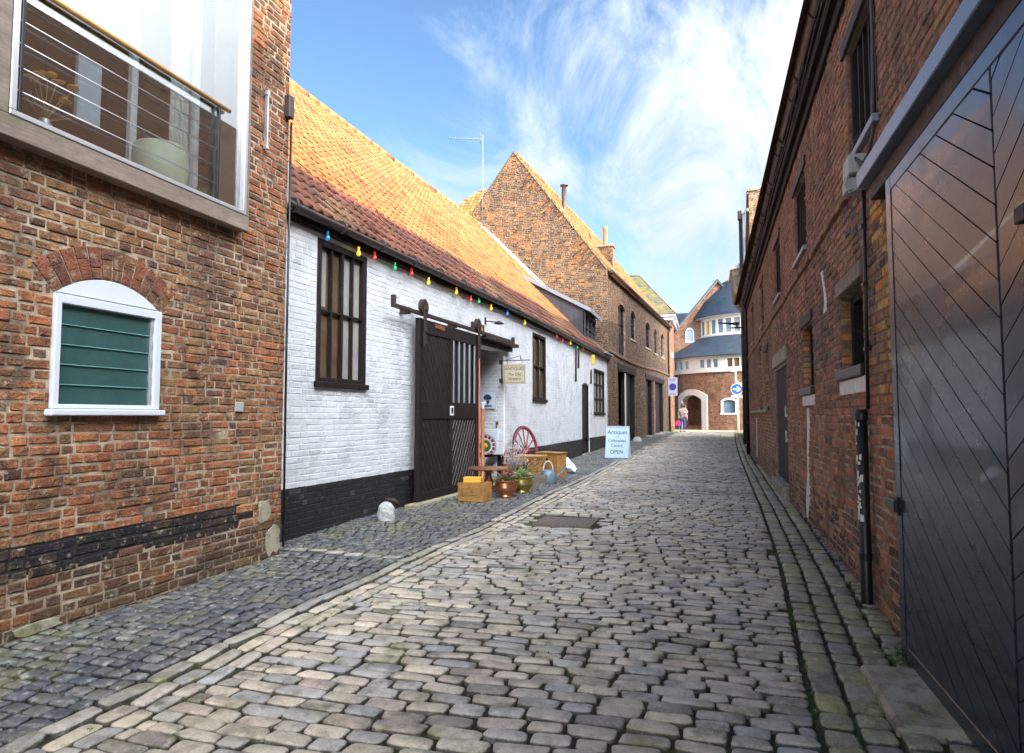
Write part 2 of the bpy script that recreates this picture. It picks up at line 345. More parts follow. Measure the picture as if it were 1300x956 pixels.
class Hole:
    """opening in a wall: u0..u1, z0..z1 at springing, segmental rise; ring = brick head height"""
    def __init__(s, u0, u1, z0, z1, rise=0, ring=0, cover=0):
        s.u0, s.u1, s.z0, s.z1, s.rise, s.ring, s.cover = u0, u1, z0, z1, rise, ring, cover
        s.w = (u1 - u0) / 2; s.uc = (u0 + u1) / 2
        if rise: s.R = (s.w ** 2 + rise ** 2) / (2 * rise); s.zc = z1 + rise - s.R; s.ph = math.asin(min(1, s.w / s.R))
    def top(s, u):
        if not s.rise: return s.z1
        du = min(abs(u - s.uc), s.w); return s.zc + math.sqrt(max(0, s.R ** 2 - du * du))
    def block(s, z):
        if z < s.z0: return None
        if z <= s.z1: return (s.u0, s.u1)
        if s.rise:
            r2 = s.R + s.ring; zz = z - s.zc
            if zz < r2:
                h = math.sqrt(r2 * r2 - zz * zz)
                if s.ring: h = min(h, zz * math.tan(s.ph) + .0) if s.ph < 1.5 else h
                return (s.uc - h, s.uc + h) if h > .01 else None
        elif s.ring and z <= s.z1 + s.ring: return (s.u0 - .06, s.u1 + .06)
        return None

def bricks(g, F, W, z0, ztop, colf, holes=(), lo=None, hi=None, ch=.073, depth=.008, wear=.3, mi=0, seed=1, joint=.011):
    rr = random.Random(seed); k = 0; z = z0
    sL, hL = .222, .111
    while z < ztop - .02:
        za, zb = z + joint / 2, z + ch - joint / 2; zm = z + ch / 2
        l = lo(zm) if lo else 0; h = hi(zm) if hi else W
        u = (-(sL + hL) / 2 * (k % 2)) + rr.uniform(-.02, .02) - .05; i = k
        blk = sorted([b for b in (ho.block(zm) for ho in holes) if b])
        while u < h:
            L = sL if i % 2 == 0 else hL
            L *= rr.uniform(.93, 1.06); a, b = u + joint / 2, u + L - joint / 2; u += L; i += 1
            a = max(a, l); b = min(b, h)
            if b - a < .02: continue
            pcs = [(a, b)]
            for (x, y) in blk:
                nx = []
                for (p, q) in pcs:
                    if q <= x or p >= y: nx.append((p, q)); continue
                    if p < x: nx.append((p, x - .003))
                    if q > y: nx.append((y + .003, q))
                pcs = nx
            for (p, q) in pcs:
                if q - p < .02: continue
                brick(g, F, p, q, za, zb, colf((p + q) / 2, zm, rr), rr, depth, wear, mi)
        z += ch; k += 1
    for ho in holes:
        if not ho.ring: continue
        if ho.rise:
            n = max(5, int(2 * ho.ph * ho.R / .078)); da = 2 * ho.ph / n
            for j in range(n):
                a0 = -ho.ph + da * j; a1 = a0 + da
                segs = [(ho.R + .004, ho.R + ho.ring)] if ho.ring < .16 else ([(ho.R + .004, ho.R + ho.ring * .62), (ho.R + ho.ring * .65, ho.R + ho.ring)] if j % 2 else [(ho.R + .004, ho.R + ho.ring * .34), (ho.R + ho.ring * .37, ho.R + ho.ring)])
                for (r0, r1) in segs:
                    e = .005
                    def pp(r, a): return (ho.uc + r * math.sin(a), ho.zc + r * math.cos(a))
                    poly = [pp(r0, a0 + e / r0), pp(r0, a1 - e / r0), pp(r1, a1 - e / r1), pp(r1, a0 + e / r1)]
                    c = colf(ho.uc, ho.z1, rr); c = mixc(c, (.20, .07, .045), .6)
                    if F.flip: poly = poly
                    d = depth + rr.uniform(-.002, .003)
                    g.mi = mi; g.prism(poly if not F.flip else poly[::-1], F, -.02, d, c, bev=.004); g.mi = 0
        else:
            n = int((ho.u1 - ho.u0 + .12) / .075); st = (ho.u1 - ho.u0 + .12) / n
            for j in range(n):
                a0 = ho.u0 - .06 + st * j + .005; brick(g, F, a0, a0 + st - .01, ho.z1 + .004, ho.z1 + ho.ring - .004, mixc(colf(ho.uc, ho.z1, rr), (.20, .07, .045), .5), rr, depth, wear, mi)
def brick(g, F, p, q, za, zb, col, rr, depth, wear, mi):
    if wear:
        za += rr.uniform(-.003, .003) * wear * 2; zb += rr.uniform(-.003, .003) * wear * 2
        d = depth + rr.uniform(-1, .8) * .005 * wear
        if rr.random() < .10 * wear: d = max(.002, d - .006)
        bv = .006 + .006 * wear
    else: d = depth; bv = .004
    j = lambda s_: rr.uniform(-s_, s_) * wear
    bv = min(bv, (q - p) * .3)
    vs = [F(p, za, -.012), F(q, za, -.012), F(q, zb, -.012), F(p, zb, -.012)]
    vs += [F(p + j(.002), za + j(.002), d - bv), F(q + j(.002), za + j(.002), d - bv), F(q + j(.002), zb + j(.002), d - bv), F(p + j(.002), zb + j(.002), d - bv)]
    vs += [F(p + bv + j(.004), za + bv * .8 + j(.003), d + j(.003)), F(q - bv + j(.004), za + bv * .8 + j(.003), d + j(.003)), F(q - bv + j(.004), zb - bv * .8 + j(.003), d + j(.003)), F(p + bv + j(.004), zb - bv * .8 + j(.003), d + j(.003))]
    fs = [(8, 9, 10, 11)]
    for i in range(4):
        k = (i + 1) % 4; fs += [(i, k, 4 + k, 4 + i), (4 + i, 4 + k, 8 + k, 8 + i)]
    if not F.flip: fs = fs
    else: fs = [f[::-1] for f in fs]
    g.add(vs, fs, col, mi)

def backing(g, F, W, z0, top, holes=(), breaks=(), thick=.22, mi=1, colf=None, reveal_mi=None, u_start=0):
    """wall slab with real openings; top(u) gives the upper edge"""
    us = {u_start, W, *breaks}
    for h in holes:
        us |= {h.u0, h.u1}
        if h.rise: us |= {h.u0 + (h.u1 - h.u0) * i / 8 for i in range(9)}
    us = sorted(u for u in us if u_start <= u <= W)
    def quad(a, b, c, d, cc=None):
        q = (0, 1, 2, 3) if not F.flip else (3, 2, 1, 0); g.add([a, b, c, d], [q], cc, mi)
    for a, b in zip(us, us[1:]):
        if b - a < 1e-5: continue
        hs = sorted([h for h in holes if h.u0 <= a + 1e-6 and h.u1 >= b - 1e-6], key=lambda h: h.z0)
        iv = []; la = lb = z0
        for h in hs: iv.append((la, lb, h.z0, h.z0)); la, lb = h.top(a), h.top(b)
        iv.append((la, lb, top(a + 1e-6), top(b - 1e-6)))
        for (p, q, r, s_) in iv:
            c = colf(p, r) if colf else None
            quad(F(a, p), F(b, q), F(b, s_), F(a, r), c); quad(F(a, p, -thick), F(a, r, -thick), F(b, s_, -thick), F(b, q, -thick), c)
        for h in hs:
            quad(F(a, h.top(a)), F(b, h.top(b)), F(b, h.top(b), -thick), F(a, h.top(a), -thick)); quad(F(a, h.z0), F(a, h.z0, -thick), F(b, h.z0, -thick), F(b, h.z0))
        quad(F(a, top(a + 1e-6)), F(b, top(b - 1e-6)), F(b, top(b - 1e-6), -thick), F(a, top(a + 1e-6), -thick))
    for h in holes:
        for (u, sg) in ((h.u0, 1), (h.u1, -1)):
            q = [F(u, h.z0), F(u, h.top(u)), F(u, h.top(u), -thick), F(u, h.z0, -thick)]
            g.add(q, [(0, 1, 2, 3) if (sg > 0) != F.flip else (3, 2, 1, 0)], None, mi)
    for u in (u_start, W):
        q = [F(u, z0), F(u, top(u)), F(u, top(u), -thick), F(u, z0, -thick)]; g.add(q, [(0, 1, 2, 3)], None, mi)
def reveal_bricks(g, F, h, colf, depth_in, mi=0, seed=3, both=True):
    """brick jambs of an opening, seen inside the reveal"""
    for u, sg in ((h.u0, 1), (h.u1, -1)):
        def FF(a, z, d, u=u, sg=sg): return F(u + sg * d, z, -a)
        FF.flip = (sg < 0) != F.flip; FF.flip = not FF.flip
        bricks(g, FF, depth_in, h.z0, h.z1, colf, wear=.4, mi=mi, seed=seed + int(u * 10), depth=.004)

# ground heights along the lane
def gz(y): return pw([(-30, 0), (5.5, 0), (10, .09), (20, .12), (30, .24), (41, .42), (400, .42)], y)
KERB = [(-6, -2.92), (2, -2.96), (5, -3.03), (6.2, -2.97), (8.6, -2.76), (14, -2.68), (26, -2.5), (34, -2.2), (42, -1.75)]
BAND = [(-6, .36), (2, .42), (4, .50), (6.7, .64), (12, .76), (18, .86), (25, 1.0), (33, 1.2), (42, 1.5)]
def xk(y): return pw(KERB, y)
def xb(y): return pw(BAND, y)
def und(x, y): return .010 * math.sin(x * 2.1 + y * .7) + .008 * math.sin(y * 2.6 - x * 1.3) + .004 * math.sin(x * 6 + y * 4.3)
def road_h(x, y):
    cam_ = .035 * (1 - ((x + 1.2) / 1.8) ** 2) if -3.0 < x < .6 else 0
    return gz(y) + max(cam_, -.01) + und(x, y)
#MARK_GROUND
# ------------------------------------------------------------------ ground, lane, pavements
def setts_mesh(name, L, matname, n=16, pw_=.36):
    A = np.array([(a[0], a[1], a[2], a[3], a[4], a[5], a[7]) for a in L]); C = np.array([a[6] for a in L]); K = len(L)
    rs = np.random.RandomState(5)
    th = np.linspace(0, 2 * np.pi, n, endpoint=False) + np.pi / n
    cx_, sy_ = np.sign(np.cos(th)) * np.abs(np.cos(th)) ** pw_, np.sign(np.sin(th)) * np.abs(np.sin(th)) ** pw_
    nrm = np.sqrt(.5) ** pw_ if False else 1.0
    rings = [(1.0, -.05, 1.0), (.985, -.007, 1.0), (.95, -.0005, .94), (.74, .0025, .62)]
    V = []
    taper = rs.uniform(-.10, .10, (K, 1)); shear = rs.uniform(-.10, .10, (K, 1)); jit = rs.uniform(-.045, .045, (K, n)) * .7; tiltx = rs.uniform(-.045, .045, (K, 1)); tilty = rs.uniform(-.06, .06, (K, 1)); bow = rs.uniform(-.09, .09, (K, 1))
    for (s, dz, _) in rings:
        bx = cx_[None] * (1 + jit) ; by = sy_[None] * (1 + jit * .8)
        X = bx * (1 + taper * by) + shear * by * .3; Y = by * (1 + taper * bx) + bow * (bx * bx - .5)
        inset = (1 - s) * .5
        hx = A[:, 2:3]; hy = A[:, 3:4]; m = np.minimum(hx, hy)
        lx = X * (hx - (1 - s) * m); ly = Y * (hy - (1 - s) * m)
        z = A[:, 5:6] + dz + A[:, 6:7] * (1 if s < .95 else .3) * (1.1 - s) + tiltx * lx + tilty * ly + (rs.uniform(-.0016, .0016, (K, n)) if s < .95 else 0)
        c, s2 = np.cos(A[:, 4:5]), np.sin(A[:, 4:5])
        V.append(np.stack([A[:, 0:1] + lx * c - ly * s2, A[:, 1:2] + lx * s2 + ly * c, z], -1))
    top = np.stack([A[:, 0], A[:, 1], A[:, 5] + .004 + A[:, 6] * .45], -1)[:, None, :]
    V = np.concatenate(V + [top], 1); per = V.shape[1]; R_ = len(rings)
    F = []
    for r in range(R_ - 1):
        for k in range(n): F.append((r * n + k, r * n + (k + 1) % n, (r + 1) * n + (k + 1) % n, (r + 1) * n + k))
    T = [((R_ - 1) * n + k, (R_ - 1) * n + (k + 1) % n, R_ * n) for k in range(n)]
    Fq = np.array(F); Ft = np.array(T); off = (np.arange(K) * per)[:, None, None]
    q = (Fq[None] + off).reshape(-1); t_ = (Ft[None] + off).reshape(-1)
    nq = len(F) * K; ntr = len(T) * K
    me = bpy.data.meshes.new(name); me.vertices.add(K * per); me.vertices.foreach_set('co', V.reshape(-1))
    me.loops.add(len(q) + len(t_)); me.loops.foreach_set('vertex_index', np.concatenate([q, t_]).astype(np.int32))
    me.polygons.add(nq + ntr); st = np.concatenate([np.arange(nq) * 4, nq * 4 + np.arange(ntr) * 3]).astype(np.int32)
    me.polygons.foreach_set('loop_start', st); me.polygons.foreach_set('use_smooth', [True] * (nq + ntr))
    me.materials.append(MA[matname]); me.update(calc_edges=True); me.validate()
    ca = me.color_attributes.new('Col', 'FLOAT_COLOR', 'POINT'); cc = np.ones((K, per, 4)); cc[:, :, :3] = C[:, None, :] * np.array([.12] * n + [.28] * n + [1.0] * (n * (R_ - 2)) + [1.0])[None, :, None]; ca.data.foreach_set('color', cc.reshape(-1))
    o = bpy.data.objects.new(name, me); sc.collection.objects.link(o); return o
def sett_col(x, y, rr, kind):
    v = rr.random()
    if kind == 'road':
        c = rr.choice([(.34, .315, .275), (.29, .285, .285), (.33, .285, .255), (.37, .335, .285), (.27, .265, .265), (.31, .29, .27), (.35, .32, .27), (.29, .265, .24), (.25, .26, .28)])
        if v < .05: c = (.17, .155, .145)
        moss = max(0, vn(x, y, 1.3, 2) - .1) * .35 + (max(0, x + .05) * .35)
        c = mixc(c, (.22, .20, .09), min(.5, moss))
        c = tuple(k * m_ * 1.7 * (1 + .2 * vn(x, y, .8, 4)) for k, m_ in zip(c, (1.08, 1.0, .88)))
    elif kind == 'pave':
        c = rr.choice([(.085, .095, .115), (.11, .115, .125), (.13, .13, .13), (.16, .155, .145), (.075, .08, .10)])
        c = mixc(c, (.15, .17, .07), max(0, min(.5, vn(x, y, 1.6, 6) * .45)))
    elif kind == 'band':
        c = rr.choice([(.32, .30, .25), (.36, .32, .21), (.27, .26, .25), (.34, .31, .18), (.22, .21, .20)])
        c = mixc(c, (.36, .33, .09), rr.uniform(.1, .7) * (1 if vn(x, y, 1.0, 3) > -.3 else .3))
    else: c = rr.choice([(.42, .38, .31), (.38, .35, .29), (.46, .42, .34), (.33, .31, .28)])
    f = rr.uniform(.82, 1.15); return tuple(k * f for k in c)
rr = random.Random(11)
# the bed between the stones: mossy earth, a real surface that follows the lane
def sheet(name, x0f, x1f, y0, y1, ny, nx, hf, mt):
    g = G(); vs = []; fs = []
    for j in range(ny + 1):
        y = y0 + (y1 - y0) * j / ny
        for i in range(nx + 1):
            x = lerp(x0f(y), x1f(y), i / nx); vs.append((x, y, hf(x, y)))
    for j in range(ny):
        for i in range(nx): a = j * (nx + 1) + i; fs.append((a, a + 1, a + nx + 2, a + nx + 1))
    g.sm = True; g.add(vs, fs); return structure(name, g, mt)
sheet('joint_bed', lambda y: -5.6, lambda y: 2.0, -6, 42.5, 240, 30, lambda x, y: road_h(x, y) - .019, 'joint')
g = G(); S_ = 1500   # one far sheet of ground with the lane's own slope along it
vs = []; ys = [-S_, -30, 5.5, 10, 20, 30, 41, S_]
for y in ys: vs += [(-S_, y, gz(y) - .12), (S_, y, gz(y) - .12)]
g.add(vs, [(2 * i, 2 * i + 1, 2 * i + 3, 2 * i + 2) for i in range(len(ys) - 1)]); structure('ground', g, 'asphalt')

MAN = (-2.16, -1.42, 8.05, 8.70)
def in_man(x, y, m=.05): return MAN[0] - m < x < MAN[1] + m and MAN[2] - m < y < MAN[3] + m
L = []; y = -1.0
while y < 41.3:
    pitch = rr.uniform(.094, .120); x0 = xk(y) + .40; x1 = xb(y) - .02; x = x0 + rr.uniform(-.10, 0); first = True
    while x < x1 - .04:
        w_ = rr.choice([rr.uniform(.14, .19), rr.uniform(.19, .25), rr.uniform(.22, .28), rr.uniform(.2, .25)])
        if x + w_ > x1 - .06: w_ = x1 - x
        a = max(x, x0); xc = (a + x + w_) / 2; hw = (x + w_ - a) / 2 - .008
        yc = y + pitch / 2 + .035 * math.sin(xc * 1.1 + y * .21) + .02 * math.sin(xc * 2.7 + y)
        if hw > .03 and not in_man(xc, yc, .10):
            L.append((xc, yc, hw, pitch / 2 - rr.uniform(.0058, .0090), rr.uniform(-.035, .035) + .035 * math.cos(xc * 1.1 + y * .21), road_h(xc, yc) + rr.uniform(-.006, .006), sett_col(xc, yc, rr, 'road'), rr.uniform(.002, .012)))
        x += w_
    y += pitch
o = setts_mesh('lane_setts', L, 'setts'); o['kind'] = 'structure'
# kerb line and the running courses beside it
L = []
for c_, (off, wd, kind, ln) in enumerate([(0.055, .125, 'kerb', (.26, .42)), (.19, .12, 'road', (.2, .3)), (.32, .12, 'road', (.17, .27))]):
    y = -1.2
    while y < 41.5:
        l = rr.uniform(*ln); yc = y + l / 2; xc = xk(yc) + off; dx = (xk(yc + .3) - xk(yc - .3)) / .6
        cc = sett_col(xc, yc, rr, kind)
        L.append((xc, yc, wd / 2 - .007, l / 2 - .007, -math.atan(dx), road_h(xc, yc) + (.004 if c_ == 0 else -.006) + rr.uniform(-.003, .003), cc, .008)); y += l
for x in [xk(6.1) - .14 - .22 * i for i in range(7)]:
    if x > -4.5: L.append((x, 6.12 + rr.uniform(-.02, .02), .10, .055, .03, road_h(x, 6.1) + .004, sett_col(x, 6.1, rr, 'kerb'), .004))
o = setts_mesh('kerb_stones', L, 'setts'); o['kind'] = 'structure'
# left pavement
L = []; y = -1.0
def wl(y): return -4.27 if y < 5.9 else pw([(5.9, -4.66), (13.6, -4.25), (26.6, -3.95), (27, -3.86), (44, -2.5)], y)
while y < 41.5:
    pitch = rr.uniform(.105, .125)
    if not (6.03 < y + pitch / 2 < 6.2):
        x = xk(y) - .02
        while x > wl(y):
            w_ = rr.uniform(.10, .15); xc = x - w_ / 2; yc = y + pitch / 2 + .12 * (x - xk(y)) * .35 + .015 * math.sin(x * 5 + y * 2)
            L.append((xc, yc, w_ / 2 - .0075, pitch / 2 - .0078, .05 + rr.uniform(-.05, .05), road_h(xc, yc) + rr.uniform(-.004, .004) + .004, sett_col(xc, yc, rr, 'pave'), .005)); x -= w_
    y += pitch
o = setts_mesh('pavement_setts', L, 'setts'); o['kind'] = 'structure'
# right hand gutter band: long continuous courses, then stones up to the wall
L = []
for c_ in range(7):
    y = .2; wd = .165
    while y < 41:
        l = rr.uniform(.14, .25) if c_ < 3 else rr.uniform(.10, .17); yc = y + l / 2; e = xb(yc); xc = e + .075 + wd * c_; xr = 1.24 if yc < 25.2 else 1.5
        if xc < xr + .05 and not (yc < 4.6 and xc > 1.12):
            if c_ >= 3: xc += rr.uniform(-.02, .02)
            dx = (xb(yc + .3) - xb(yc - .3)) / .6
            L.append((xc, yc, wd / 2 - .010, l / 2 - .009, -math.atan(dx) + rr.uniform(-.04, .04), road_h(xc, yc) + .008 - .012 * math.exp(-((c_ - 1) ** 2)) + rr.uniform(-.003, .003), sett_col(xc, yc, rr, 'band' if c_ < 3 else ('band' if yc < 6.5 else 'pave')), .007))
        y += l
o = setts_mesh('gutter_setts', L, 'setts'); o['kind'] = 'structure'
# cross street beyond the lane
g = G(); g.add([(-60, 42.4, .424), (60, 42.4, .424), (60, 45.6, .424), (-60, 45.6, .424)], [(0, 1, 2, 3)]); structure('cross_street', g, 'paving')
g = G(); g.box((-60, 41.55, .30), (60, 41.75, .47), .02); structure('cross_kerb', g, 'paving')
g = G(); g.box((-60, 45.4, .30), (60, 62, .50), .02); structure('far_pavement', g, 'paving')
# manhole
t = Thing('manhole_cover', 'worn rectangular iron inspection cover set in the granite setts of the lane', 'manhole cover', ((MAN[0] + MAN[1]) / 2, (MAN[2] + MAN[3]) / 2, road_h(-1.8, 8.4) + .001))
hx, hy = (MAN[1] - MAN[0]) / 2, (MAN[3] - MAN[2]) / 2
g = G()
for a, b in (((-hx, -hy, -.03), (hx, -hy + .035, .002)), ((-hx, hy - .035, -.03), (hx, hy, .002)), ((-hx, -hy + .035, -.03), (-hx + .035, hy - .035, .002)), ((hx - .035, -hy + .035, -.03), (hx, hy - .035, .002))): g.box(a, b, .003)
t.part('frame', g, 'cover')
g = G(); g.box((-hx + .04, -hy + .04, -.03), (hx - .04, hy - .04, .0), .002)
for i in range(13):
    for j in range(8):
        x = -hx + .075 + i * (2 * hx - .15) / 12; y = -hy + .07 + j * (2 * hy - .14) / 7; g.box((x - .014, y - .014, .0), (x + .014, y + .014, .005), .002)
t.part('plate', g, 'cover')
# moss and little weeds in the joints
g = G(); rm = random.Random(3)
def tuft(x, y, z, n, s_, tall=1.):
    for _ in range(n):
        a = rm.uniform(0, 6.28); r = rm.uniform(0, s_ * .8); px, py = x + math.cos(a) * r, y + math.sin(a) * r; b = rm.uniform(0, 6.28); l = rm.uniform(.3, 1) * s_; h = rm.uniform(.15, .6) * s_ * tall
        dx, dy = math.cos(b) * l * .5, math.sin(b) * l * .5; wx, wy = -dy * .45, dx * .45
        c = rm.choice([(.06, .14, .015), (.09, .19, .02), (.12, .20, .03), (.05, .09, .015)])
        g.add([(px, py, z), (px + dx * .5 + wx, py + dy * .5 + wy, z + h * .7), (px + dx, py + dy, z + h), (px + dx * .5 - wx, py + dy * .5 - wy, z + h * .6)], [(0, 1, 2, 3)], c)
for _ in range(4200):
    y = abs(rm.gauss(0, 1)) * 5 + 2.2; x = rm.uniform(-4.5, 1.1)
    if x < wl(y) + .05 or y > 20: continue
    d = vn(x, y, 1.1, 9)
    pav = x < xk(y)
    if d < (-.1 if pav else .05): continue
    tuft(x, y, road_h(x, y) - .008, rm.randint(4, 10), rm.uniform(.012, .028))
for _ in range(160): y = rm.uniform(6, 20); x = wl(y) + rm.uniform(.02, .12); tuft(x, y, road_h(x, y) - .005, 8, .03)
for _ in range(150): y = rm.uniform(2, 12); x = xb(y) + rm.uniform(-.03, .03); tuft(x, y, road_h(x, y) - .008, 6, .02)
MA['mossleaf'] = mat('moss_green', attr=True, rough=.8, var=.3, bump=0)
o = build('joint_moss', g, 'mossleaf'); o['kind'] = 'stuff'; o['label'] = 'green moss and tiny weeds in the joints between the setts'; o['category'] = 'moss'
# ------------------------------------------------------------------ near left brick building
def tone(lst, rr): return rr.choice(lst)
RED = [(.42, .13, .055), (.36, .11, .05), (.48, .18, .07), (.30, .10, .05)]
BRN = [(.25, .12, .06), (.29, .135, .065), (.21, .10, .055), (.31, .16, .075)]
OCH = [(.32, .18, .075), (.27, .155, .07), (.36, .21, .085)]
PUR = [(.17, .075, .055), (.13, .065, .05), (.20, .08, .055)]
def col_left(u, z, rr):
    y = u - 4.0; n = vn(y, z, 1.1, 1); m = vn(y, z, .7, 5)
    if .40 + .01 * math.sin(y * 9) < z < .63 and y < 5.3 + .1 * math.sin(z * 40): return tuple(k * rr.uniform(.8, 1.3) for k in (.022, .02, .022)) if rr.random() < .93 else tone(PUR, rr)
    if z < .42: c = tone(PUR + PUR + PUR + RED[:1] + BRN, rr); return mixc(tuple(k * .8 for k in c), (.07, .07, .03), .4 if z < .2 else .15)
    if z > 3.05: c = tone(PUR + BRN + RED[1:3], rr) if y < 5.15 else tone(RED + RED + PUR + [(.40, .20, .08)], rr)
    elif z > 2.3: c = tone(BRN + PUR + (OCH if m > 0 else RED), rr)
    elif n > .35: c = tone(OCH + BRN + RED, rr)
    elif n < 0 or z < 1.3: c = tone(RED + RED + RED + BRN[1:2], rr)
    else: c = tone(RED + RED + BRN + OCH[:2], rr)
    if rr.random() < .04: c = (.05, .035, .04)
    c = mixc(c, mixc((.36, .14, .06), (.24, .13, .065), .5 + .5 * vn(y, z, .9, 8)), .38); f = rr.uniform(.85, 1.15); return tuple(k * f for k in c)
LB = Thing('brick_building', 'old brown brick building with a framed bay window above a green louvred window', 'building', (-4.27, 2.0, 0))
Fl = frame((-4.27, -4, 0), 0)                      # u = y + 4
hw = Hole(3.33 + 4, 4.23 + 4, 1.46, 2.29, rise=.17, ring=.235)
hb = Hole(2.9 + 4, 5.1 + 4, 3.28, 5.95)
g = G()
bricks(g, Fl, 9.87, -.05, 7.2, col_left, [hw, hb], lo=lambda z: 4.2 if z < 3 else 5.2, seed=4, wear=.95, joint=.0085, ch=.0725)
backing(g, Fl, 9.87, -.3, lambda u: .415, thick=.3, mi=1); backing(g, Fl, 9.25, .415, lambda u: .615, thick=.3, mi=2); backing(g, Fl, 9.87, .415, lambda u: .615, thick=.3, mi=1, u_start=9.25); backing(g, Fl, 9.87, .615, lambda u: 7.2, [hw, hb], thick=.3, mi=1)
Fr = lambda a, z, d=0: Vector((-4.27 - a, 5.87 + d, z)); Fr.flip = False
bricks(g, Fr, 1.2, -.05, 7.2, lambda u, z, r_: col_left(9.5, z, r_), seed=5, wear=.6)
g.mi = 1; g.box((-8.5, 5.6, -.3), (-4.571, 5.87, 7.2), 0.001); g.box((-8.5, -4, -.3), (-8.3, 5.6, 7.2), .001); g.box((-8.5, -4.2, -.3), (-4.27, -4.001, 7.2), .001); g.mi = 0
LB.part('wall', g, ['brick', 'mortar', 'black_wash'], True)
g = G(); g.prism([(-4.0, 7.05), (-8.8, 7.05), (-6.5, 9.2)], lambda a, b, d: Vector((a, d, b)), -4.3, 5.95); LB.part('roof', g, 'slate', True)
# eroded cement patches, corner stone
g = G()
for (y0, y1, z0, z1, sd) in ((5.62, 5.86, .03, .36, 1), (5.5, 5.7, .37, .62, 2), (3.15, 3.5, .02, .10, 3)):
    r_ = random.Random(sd); n = 12; poly = [((y0 + y1) / 2 + (y1 - y0) / 2 * (.85 + r_.uniform(-.15, .15)) * max(-1, min(1, 1.3 * math.cos(a))), (z0 + z1) / 2 + (z1 - z0) / 2 * (.85 + r_.uniform(-.15, .15)) * max(-1, min(1, 1.3 * math.sin(a)))) for a in [2 * math.pi * i / n for i in range(n)]]
    g = G(); g.prism(poly, lambda a, b, d: Vector((-4.27 + d, a, b)), -.01, .016, bev=.004); LB.part('cement_patch', g, 'stone', True)
# louvred window
win = G(); x0 = -4.285
for a, b in (((x0, 3.33, 1.50), (x0 + .05, 3.375, 2.29)), ((x0, 4.165, 1.50), (x0 + .05, 4.23, 2.29)), ((x0, 3.375, 2.225), (x0 + .05, 4.165, 2.29)), ((x0, 3.375, 1.50), (x0 + .05, 4.165, 1.53))): win.box(a, b, .005)
W1 = LB.part('louvre_window', win, 'white_paint', True)
g = G(); g.box((x0 - .02, 3.30, 1.45), (x0 + .085, 4.26, 1.497), .008); LB.part('sill', g, 'white_paint', True, W1)
g = G(); n = 14; pts = [(hw.u0 + .008 + (hw.u1 - hw.u0 - .016) * i / n, 0) for i in range(n + 1)]
poly = [(hw.u0 + .008, 2.302), (hw.u1 - .008, 2.302)] + [(u, hw.top(u) - .006) for u, _ in pts[::-1]]
g.prism(poly, Fl, -.05, .004, bev=.003); LB.part('header_panel', g, 'white_paint', True, W1)
for i in range(5):
    za = 1.53 + .139 * i; g = G(); mtx = Matrix.Translation((x0 + .012, 3.76, za + .07)) @ Matrix.Rotation(R(-3.5), 4, 'Y'); g.box((-.0035, -.378, -.071), (.003, .378, .077), .001, mtx); g.mi = 1; g.box((.002, -.377, -.0745), (.007, .377, -.0695), .001, mtx); g.mi = 0; LB.part('glass_louvre', g, ['louvre', 'teal_edge'], True, W1)
g = G(); g.box((x0 + .001, 4.14, 1.53), (x0 + .03, 4.16, 2.222), .002)
for i in range(5): g.box((x0 + .03, 4.143, 1.56 + .139 * i), (x0 + .036, 4.157, 1.62 + .139 * i), .001)
LB.part('louvre_carrier', g, 'alu', True, W1)
g = G(); g.box((x0 - .14, 3.33, 1.5), (x0 - .12, 4.23, 2.4), .001); LB.part('dark_backing', g, 'dark_inside', True, W1)
g = G(); g.box((-4.262, 5.13, 1.49), (-4.245, 5.24, 1.58), .004); LB.part('vent_plate', g, 'conc', True)
g = G(); g.box((-4.262, 5.46, 4.15), (-4.22, 5.475, 4.75), .003); g.box((-4.262, 5.45, 4.14), (-4.215, 5.485, 4.18), .003); g.box((-4.262, 5.45, 4.70), (-4.215, 5.485, 4.74), .003); LB.part('door_hook', g, 'alu', True)
# bay window
xo = -4.15
g = G()
g.box((-4.55, 2.72, 3.19), (xo, 5.13, 3.335), .006); g.box((-4.55, 2.72, 5.80), (xo, 5.13, 5.96), .006); g.box((-4.55, 5.09, 3.336), (xo - .002, 5.13, 5.799), .004); g.box((-4.55, 2.72, 3.336), (xo - .002, 2.90, 5.799), .004)
BW = LB.part('bay_window', g, 'grey_wood', True)
g = G()
for a, b in (((xo - .06, 2.903, 3.337), (xo + .006, 5.087, 3.372)), ((xo - .06, 2.903, 5.76), (xo + .006, 5.087, 5.797)), ((xo - .06, 2.903, 3.373), (xo + .006, 2.945, 5.759)), ((xo - .06, 5.045, 3.373), (xo + .006, 5.087, 5.759))): g.box(a, b, .004)
LB.part('metal_frame', g, 'alu', True, BW)
g = G(); g.box((xo - .05, 2.946, 3.374), (xo - .042, 5.044, 5.758), .001); LB.part('glass_pane', g, 'clear', True, BW)
g = G(); g.tube([(xo - .005, 2.95, 4.235), (xo - .005, 4.84, 4.235)], .022, 10); LB.part('handrail', g, 'handrail', True, BW)
for zz in (4.11, 3.97, 3.82, 3.665, 3.51):
    g = G(); g.tube([(xo - .006, 2.95, zz), (xo - .006, 4.72, zz)], .004, 6); LB.part('steel_wire', g, 'steel', True, BW)
for yy in (4.70, 2.955):
    g = G(); g.box((xo - .03, yy, 3.374), (xo + .004, yy + .022, 4.22), .003); LB.part('rail_post', g, 'black_paint', True, BW)
g = G()   # room behind
g.box((-7.2, 2.6, 3.20), (-4.56, 5.5, 3.27), .001); g.box((-7.2, 2.6, 6.1), (-4.56, 5.5, 6.2), .001); g.box((-7.3, 2.6, 3.27), (-7.2, 5.5, 6.1), .001); g.box((-7.2, 5.4, 3.27), (-4.58, 5.5, 6.1), .001); g.box((-7.2, 2.5, 3.27), (-4.58, 2.6, 6.1), .001)
